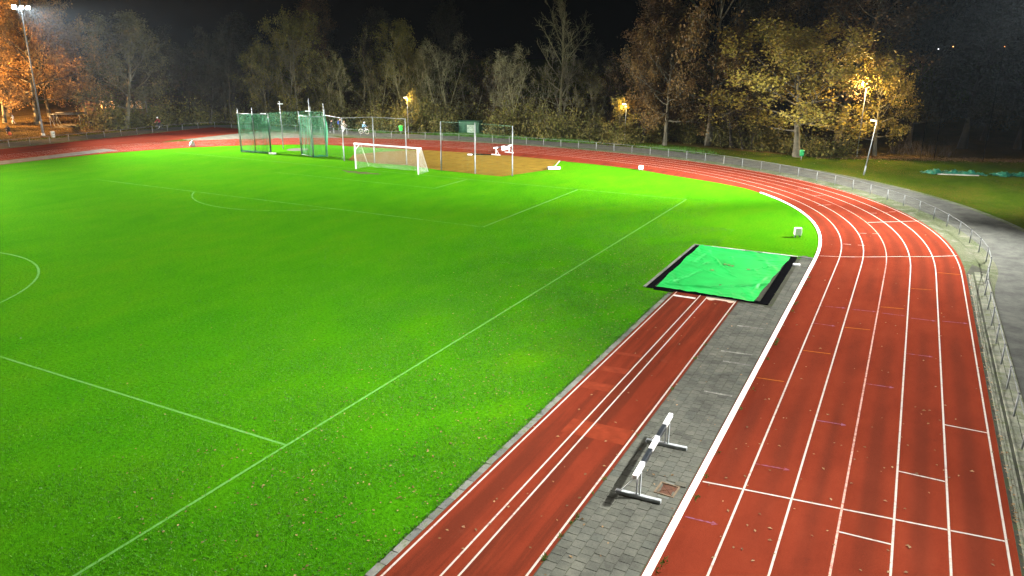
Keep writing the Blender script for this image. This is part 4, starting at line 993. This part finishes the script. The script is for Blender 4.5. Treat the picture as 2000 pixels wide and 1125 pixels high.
def ride(up=0.0):
    J = dict(pelvis=(-.22, 0, .98), waist=(-.14, 0, 1.13), chest=(.02, 0, 1.34), neck=(.10, 0, 1.47), head=(.15, 0, 1.55), crown=(.17, 0, 1.64))
    for s_, y, k in (('L', .1, 1), ('R', -.1, -1)):
        J['shoulder'+s_] = (.05, y*1.75, 1.39); J['elbow'+s_] = (.26, y*2.3, 1.17); J['wrist'+s_] = (.44, y*2.3, 1.06)
        J['hip'+s_] = (-.20, y, .94); J['knee'+s_] = (.18, y*1.2, .78 if k > 0 else .62); J['ankle'+s_] = (.06 if k > 0 else -.02, y*1.2, .42 if k > 0 else .22); J['toe'+s_] = (.2 if k > 0 else .13, y*1.2, .37 if k > 0 else .19)
    return J
def bicycle(loc, rz, label, tyre, frame, scale=1.0):
    t = thing('bicycle', label, 'bicycle', loc, rz, 'bicycles on the path'); t.scale = (scale,)*3
    for x in (-.52, .54):
        w = MB(); w.tube([(x+.33*math.cos(a), 0, .35+.33*math.sin(a)) for a in np.linspace(0, 2*math.pi, 25)], .022, 6, cap=False)
        wo = w.build('wheel', tyre, t); sp_ = MB()
        for k in range(12):
            a = k*math.pi/6; sp_.tube([(x, 0, .35), (x+.32*math.cos(a), 0, .35+.32*math.sin(a))], .003, 3, cap=False)
        sp_.build('spokes', M_GALV, wo)
        md = MB(); md.tube([(x+.38*math.cos(a), 0, .35+.38*math.sin(a)) for a in np.linspace(.3, 2.9, 12)], .02, 5); md.build('mudguard', frame, t)
    fr_ = MB()
    for a, b, r in (((-.52, 0, .35), (-.05, 0, .30), .014), ((-.05, 0, .30), (-.2, 0, .84), .018), ((-.52, 0, .35), (-.17, 0, .76), .012), ((-.05, 0, .30), (.38, 0, .74), .02), ((-.17, 0, .72), (.36, 0, .82), .018), ((.34, 0, .95), (.54, 0, .35), .018)): fr_.tube([a, b], r, 6)
    fr_.build('frame', frame, t)
    MB().tube([(.30, -.28, 1.04), (.42, -.16, 1.06), (.36, 0, 1.0), (.42, .16, 1.06), (.30, .28, 1.04)], .014, 6).build('handlebar', M_GALV, t)
    MB().box((-.22, 0, .87), (.26, .15, .06), bev=.025).build('saddle', M_BPAINT, t)
    MB().tube([(-.05, -.1, .17), (-.05, -.06, .17), (-.05, -.06, .43), (-.05, .1, .43)], .01, 5).build('crank', M_GALVD, t)
PALE = cloth('pale_cloth', (.42, .38, .30)); WHT = cloth('white_cloth', (.62, .64, .62)); LBLUE = cloth('light_blue_cloth', (.22, .42, .55)); DKC = cloth('dark_cloth', (.02, .025, .03)); BLUE = cloth('blue_cloth', (.03, .08, .35)); RED = cloth('red_cloth', (.24, .02, .025)); ORG = cloth('orange_cloth', (.55, .10, .03))
TYREW = plain('pale_tyre', (.5, .47, .36), .7, 0, .1, 4)
path_dir = R_(4)
bicycle((-56.2, 26.0, .006), path_dir, 'grey bicycle under the rider in white trousers', M_BPAINT, M_GALV)
person((-56.2, 26.0, .006), path_dir, ride(), dict(torso=PALE, legs=WHT, hair=plain('hair_fair', (.28, .2, .11), .7)), 'person in pale top and white trousers riding a bicycle')
bicycle((-53.1, 26.6, .006), path_dir, 'bicycle with pale tyres under the rider in light blue', TYREW, M_WPAINT, .95)
person((-53.1, 26.6, .006), path_dir, ride(), dict(torso=LBLUE, legs=DKC, shoes=WHT), 'person in light blue top and pale helmet riding a bicycle', .95, WHT)
person((-58.4, 26.0, .006), path_dir, stand(.25, .06), dict(torso=DKC, legs=DKC, shoes=WHT), 'person in dark clothes and white shoes walking behind the cyclists')
person((-58.0, 27.4, .006), path_dir, stand(.2, .04), dict(torso=DKC, legs=DKC), 'person in dark clothes carrying a blue backpack', 1.06)
bp = thing('backpack', 'bright blue backpack on the walker beside the cage', 'backpack', (-58.0, 27.4, 1.08), path_dir)
MB().box((-.2, 0, .2), (.2, .34, .5), bev=.07).build('bag', BLUE, bp); MB().box((-.32, 0, .12), (.06, .26, .24), bev=.025).build('pocket', BLUE, bp)
for s_ in (-1, 1): MB().tube([(-.14, s_*.1, .42), (.02, s_*.12, .46), (.1, s_*.12, .3), (-.1, s_*.12, .02)], .015, 5).build('strap', BLUE, bp)
bicycle((-82.3, 16.3, .006), R_(-75), 'dark bicycle on the path left of the cage', M_BPAINT, M_GALVD)
person((-82.3, 16.3, .006), R_(-75), ride(), dict(torso=RED, legs=DKC, shoes=WHT), 'person in red jacket and white helmet cycling left of the cage', 1.05, WHT)
person((-108.9, 11.0, 0), R_(-120), stand(.18, .0), dict(torso=WHT, legs=WHT, hair=HAIRD), 'person in white standing under the orange trees', .95)
JC = stand(.3, .35); JC.update(pelvis=(-.1, 0, .62), waist=(.08, 0, .75), chest=(.3, 0, .9), neck=(.42, 0, .98), head=(.5, 0, 1.0), crown=(.57, 0, 1.06))
for s_, y in (('L', .1), ('R', -.1)): JC.update({'shoulder'+s_: (.34, y*1.75, .93), 'elbow'+s_: (.48, y*2.2, .7), 'wrist'+s_: (.58, y*1.8, .46), 'hip'+s_: (-.08, y, .58), 'knee'+s_: (.28, y*1.5, .46), 'ankle'+s_: (.02, y*1.4, .09), 'toe'+s_: (.18, y*1.5, .045)})
person((-94.0, 1.6, 0), R_(-30), JC, dict(torso=DKC, legs=DKC), 'person in dark clothes crouching at the left edge by an orange bag', 1.1)
ob = thing('sports_bag', 'orange bag on the grass in front of the crouching person', 'bag', (-93.2, 1.3, 0), R_(20))
MB().box((0, 0, .2), (.5, .3, .36), bev=.1).build('bag', ORG, ob); MB().tube([(-.15, 0, .36), (-.08, 0, .5), (.08, 0, .5), (.15, 0, .36)], .015, 5).build('handle', ORG, ob)
person((-91.6, 12.2, 0), R_(-60), JC, dict(torso=DKC, legs=DKC), 'person in dark jacket crouching before the stacked goals', 1.1)

# ------------------------------------------------------------------ bins, cabinet, stored goals, house
def bin_(loc, col, label, h=.8, w=.4, post=False, rz=0):
    t = thing('bin', label, 'bin', loc, rz, 'bins beside the path'); z = .45 if post else 0
    if post: MB().tube([(0, 0, 0), (0, 0, z+.1)], .035, 8).build('post', M_GALV, t)
    MB().lathe([(w*.38, z), (w*.42, z+.02), (w*.5, z+h*.8), (w*.5, z+h*.82)], n=14).build('body', col, t)
    MB().lathe([(w*.54, z+h*.8), (w*.54, z+h*.86), (w*.4, z+h*.96), (.001, z+h)], n=14).build('lid', col, t)
    MB().box((w*.46, 0, z+h*.68), (.06, w*.5, h*.12), bev=.01).build('slot', M_BPAINT, t)
bin_((-48.6, 29.2, 0), plain('bright_green_plastic', (.03, .45, .05), .45), 'bright green bin on a short post under the leafy lamp', .75, .55, True)
bin_((4.9, 28.9, 0), plain('mid_green_plastic', (.02, .22, .07), .45), 'green bin on a post beside the yellow oak trunk', .7, .5, True)
bin_((-94.8, 18.7, 0), plain('orange_plastic', (.55, .09, .03), .5), 'orange bin beside the large grey tree trunk', 1.35, .8)
bin_((-85.8, 2.6, 0), plain('white_plastic', (.5, .5, .42), .5), 'whitish bin at the foot of the floodlight mast', .85, .55)
cab = thing('utility_cabinet', 'dark green utility cabinet with pale marked panel at the wood edge', 'cabinet', (-40.4, 34.6, 0), R_(6))
MB().box((0, 0, .85), (3.1, 1.4, 1.7), bev=.03).build('body', M_GBOX, cab); MB().box((0, 0, 1.75), (3.3, 1.6, .10), bev=.03).build('roof', M_GBOX, cab)
MB().box((.35, -.715, .75), (1.15, .025, 1.05), bev=.006).build('panel', M_PANEL, cab)
for x in (-1.5, -.55, 1.25): MB().box((x, -.712, .85), (.03, .02, 1.5)).build('seam', M_BPAINT, cab)
gr = MB()
for pts in (((-.1, 1.1), (0, .75), (.12, 1.1)), ((.25, 1.12), (.25, .8), (.5, .8), (.5, 1.1)), ((.62, .8), (.72, 1.12), (.82, .8)), ((-.1, .45), (.2, .62), (.5, .4), (.8, .6))): gr.tube([(x, -.735, z) for x, z in pts], .02, 4)
gr.build('scrawl', M_GBOX, cab)
for i, (x, y, lb) in enumerate(((-96.2, 11.2, 'front grey training goal frame stored beyond the fence'), (-97.2, 12.4, 'middle grey training goal frame of the stored row'), (-98.4, 13.6, 'rear grey training goal frame of the stored row'))):
    t = thing('training_goal', lb, 'goal', (x, y, 0), R_(28), 'training goals stored beyond the fence')
    for s_ in (-1, 1):
        MB().tube([(s_*2.2, 0, 0), (s_*2.2, 0, 2.0)], .045, 8).build('post', M_GALV, t)
        MB().tube([(s_*2.2, 0, 2.0), (s_*2.2, 1.0, .05), (s_*2.2, 0, .05)], .03, 6).build('side_frame', M_GALV, t)
    MB().tube([(-2.25, 0, 2.0), (2.25, 0, 2.0)], .045, 8).build('crossbar', M_GALV, t)
    MB().tube([(-2.2, 1.0, .05), (2.2, 1.0, .05)], .03, 6).build('ground_bar', M_GALV, t)
house = thing('house', 'low house with warm lit windows beyond the trees', 'house', (-112, 33, 0), R_(42))
M_BRICKD = plain('house_brick', (.10, .055, .035), .85, 0, .3, 3); M_WIN = emit('lit_window', (1, .55, .22), .08)
MB().box((0, 0, 1.6), (13, 6, 3.2)).build('wall', M_BRICKD, house)
rf = MB(); rf.add([(-6.8, -3.4, 3.2), (6.8, -3.4, 3.2), (6.8, 3.4, 3.2), (-6.8, 3.4, 3.2), (-6.8, 0, 5.2), (6.8, 0, 5.2)], [(0, 1, 5, 4), (2, 3, 4, 5), (0, 4, 3), (1, 2, 5), (3, 2, 1, 0)]); rf.build('roof', plain('roof_tile', (.05, .035, .03), .8), house)
for x in (-3.0, -1.7, 1.4, 2.8):
    f = MB()
    for c, d in (((x-.5, -3.03, 1.75), (.08, .08, 1.5)), ((x+.5, -3.03, 1.75), (.08, .08, 1.5)), ((x, -3.03, 2.46), (1.0, .08, .08)), ((x, -3.03, 1.04), (1.0, .08, .08)), ((x, -3.03, 1.75), (.05, .07, 1.4))): f.box(c, d)
    w_ = f.build('window', M_WPAINT, house); MB().box((x, -3.012, 1.75), (.94, .02, 1.36)).build('pane', M_WIN, w_)
MB().box((4.6, -3.03, 1.05), (.95, .06, 2.1)).build('door', M_GBOX, house)

# crumpled dark green sheet on the right lawn
def heap(name, label, c, L, Wd, h, rz, seed, mat):
    rg = np.random.default_rng(seed); nx, ny = 70, 18
    u, v = np.meshgrid(np.linspace(-1, 1, nx), np.linspace(-1, 1, ny))
    X = u*L/2+.15*np.sin(v*5+u*9); Y = v*Wd/2*(1+.3*np.sin(u*7))+.2*np.sin(u*11)
    Z = h*np.clip(1-v**2, 0, 1)**.6*np.clip(1-u**8, 0, 1)*(.55+.45*np.sin(u*6+1)*np.cos(u*17))+.04*np.sin(u*60+v*8)+.05*np.sin(u*31-v*11)
    Z = np.maximum(Z, 0.0)+.005; V = np.stack([X, Y, Z], -1).reshape(-1, 3); ii = np.arange(nx*ny).reshape(ny, nx)
    Fq = np.stack([ii[:-1, :-1], ii[:-1, 1:], ii[1:, 1:], ii[1:, :-1]], -1).reshape(-1, 4)
    return tag(link(name, np_mesh(name, V, Fq, mat, smooth=True), None, c, rz), label, 'sheet', 'dark green sheets on the lawn')
heap('rolled_sheet', 'crumpled dark green sheet on the right lawn beyond the lamp', (19.4, 26.1, 0), 5.6, 1.2, .42, R_(14), 3, M_TARP2)
heap('rolled_sheet', 'further piece of dark green sheet cut by the right edge', (25.2, 27.8, 0), 5.2, 1.5, .34, R_(16), 4, M_TARP2)
tag(MB().box((19.8, 25.2, .04), (3.6, .25, .08), R_(14), bev=.02).build('pale_board', M_CONC), 'pale board lying along the crumpled green sheet', 'board')
sk_ = thing('white_sack', 'whitish sack lying on the far track left of the cage', 'sack', (-62.0, 4.8, .012), .4)
MB().lathe([(.001, 0), (.3, .03), (.33, .25), (.22, .5), (.08, .6), (.001, .62)], n=10).build('bag', M_WPAINT, sk_); MB().tube([(0, 0, .58), (.06, 0, .7)], [.05, .09], 8).build('neck', M_WPAINT, sk_)

# ------------------------------------------------------------------ thin air volume, added for the glow round the floodlights
hz = MB().box((-20, 20, 14), (400, 330, 31)).build('glow_volume', M_CONC, kind='stuff', label='thin air volume added for the glow round the floodlights')
mh = bpy.data.materials.new('glow_air'); mh.use_nodes = True; nh = mh.node_tree
nh.nodes.remove(nh.nodes['Principled BSDF'])
pv = nh.nodes.new('ShaderNodeVolumePrincipled'); pv.inputs['Color'].default_value = (.72, .88, 1, 1); pv.inputs['Density'].default_value = .00005; pv.inputs['Anisotropy'].default_value = .6
nh.links.new(pv.outputs[0], nh.nodes['Material Output'].inputs['Volume'])
hz.data.materials.clear(); hz.data.materials.append(mh)
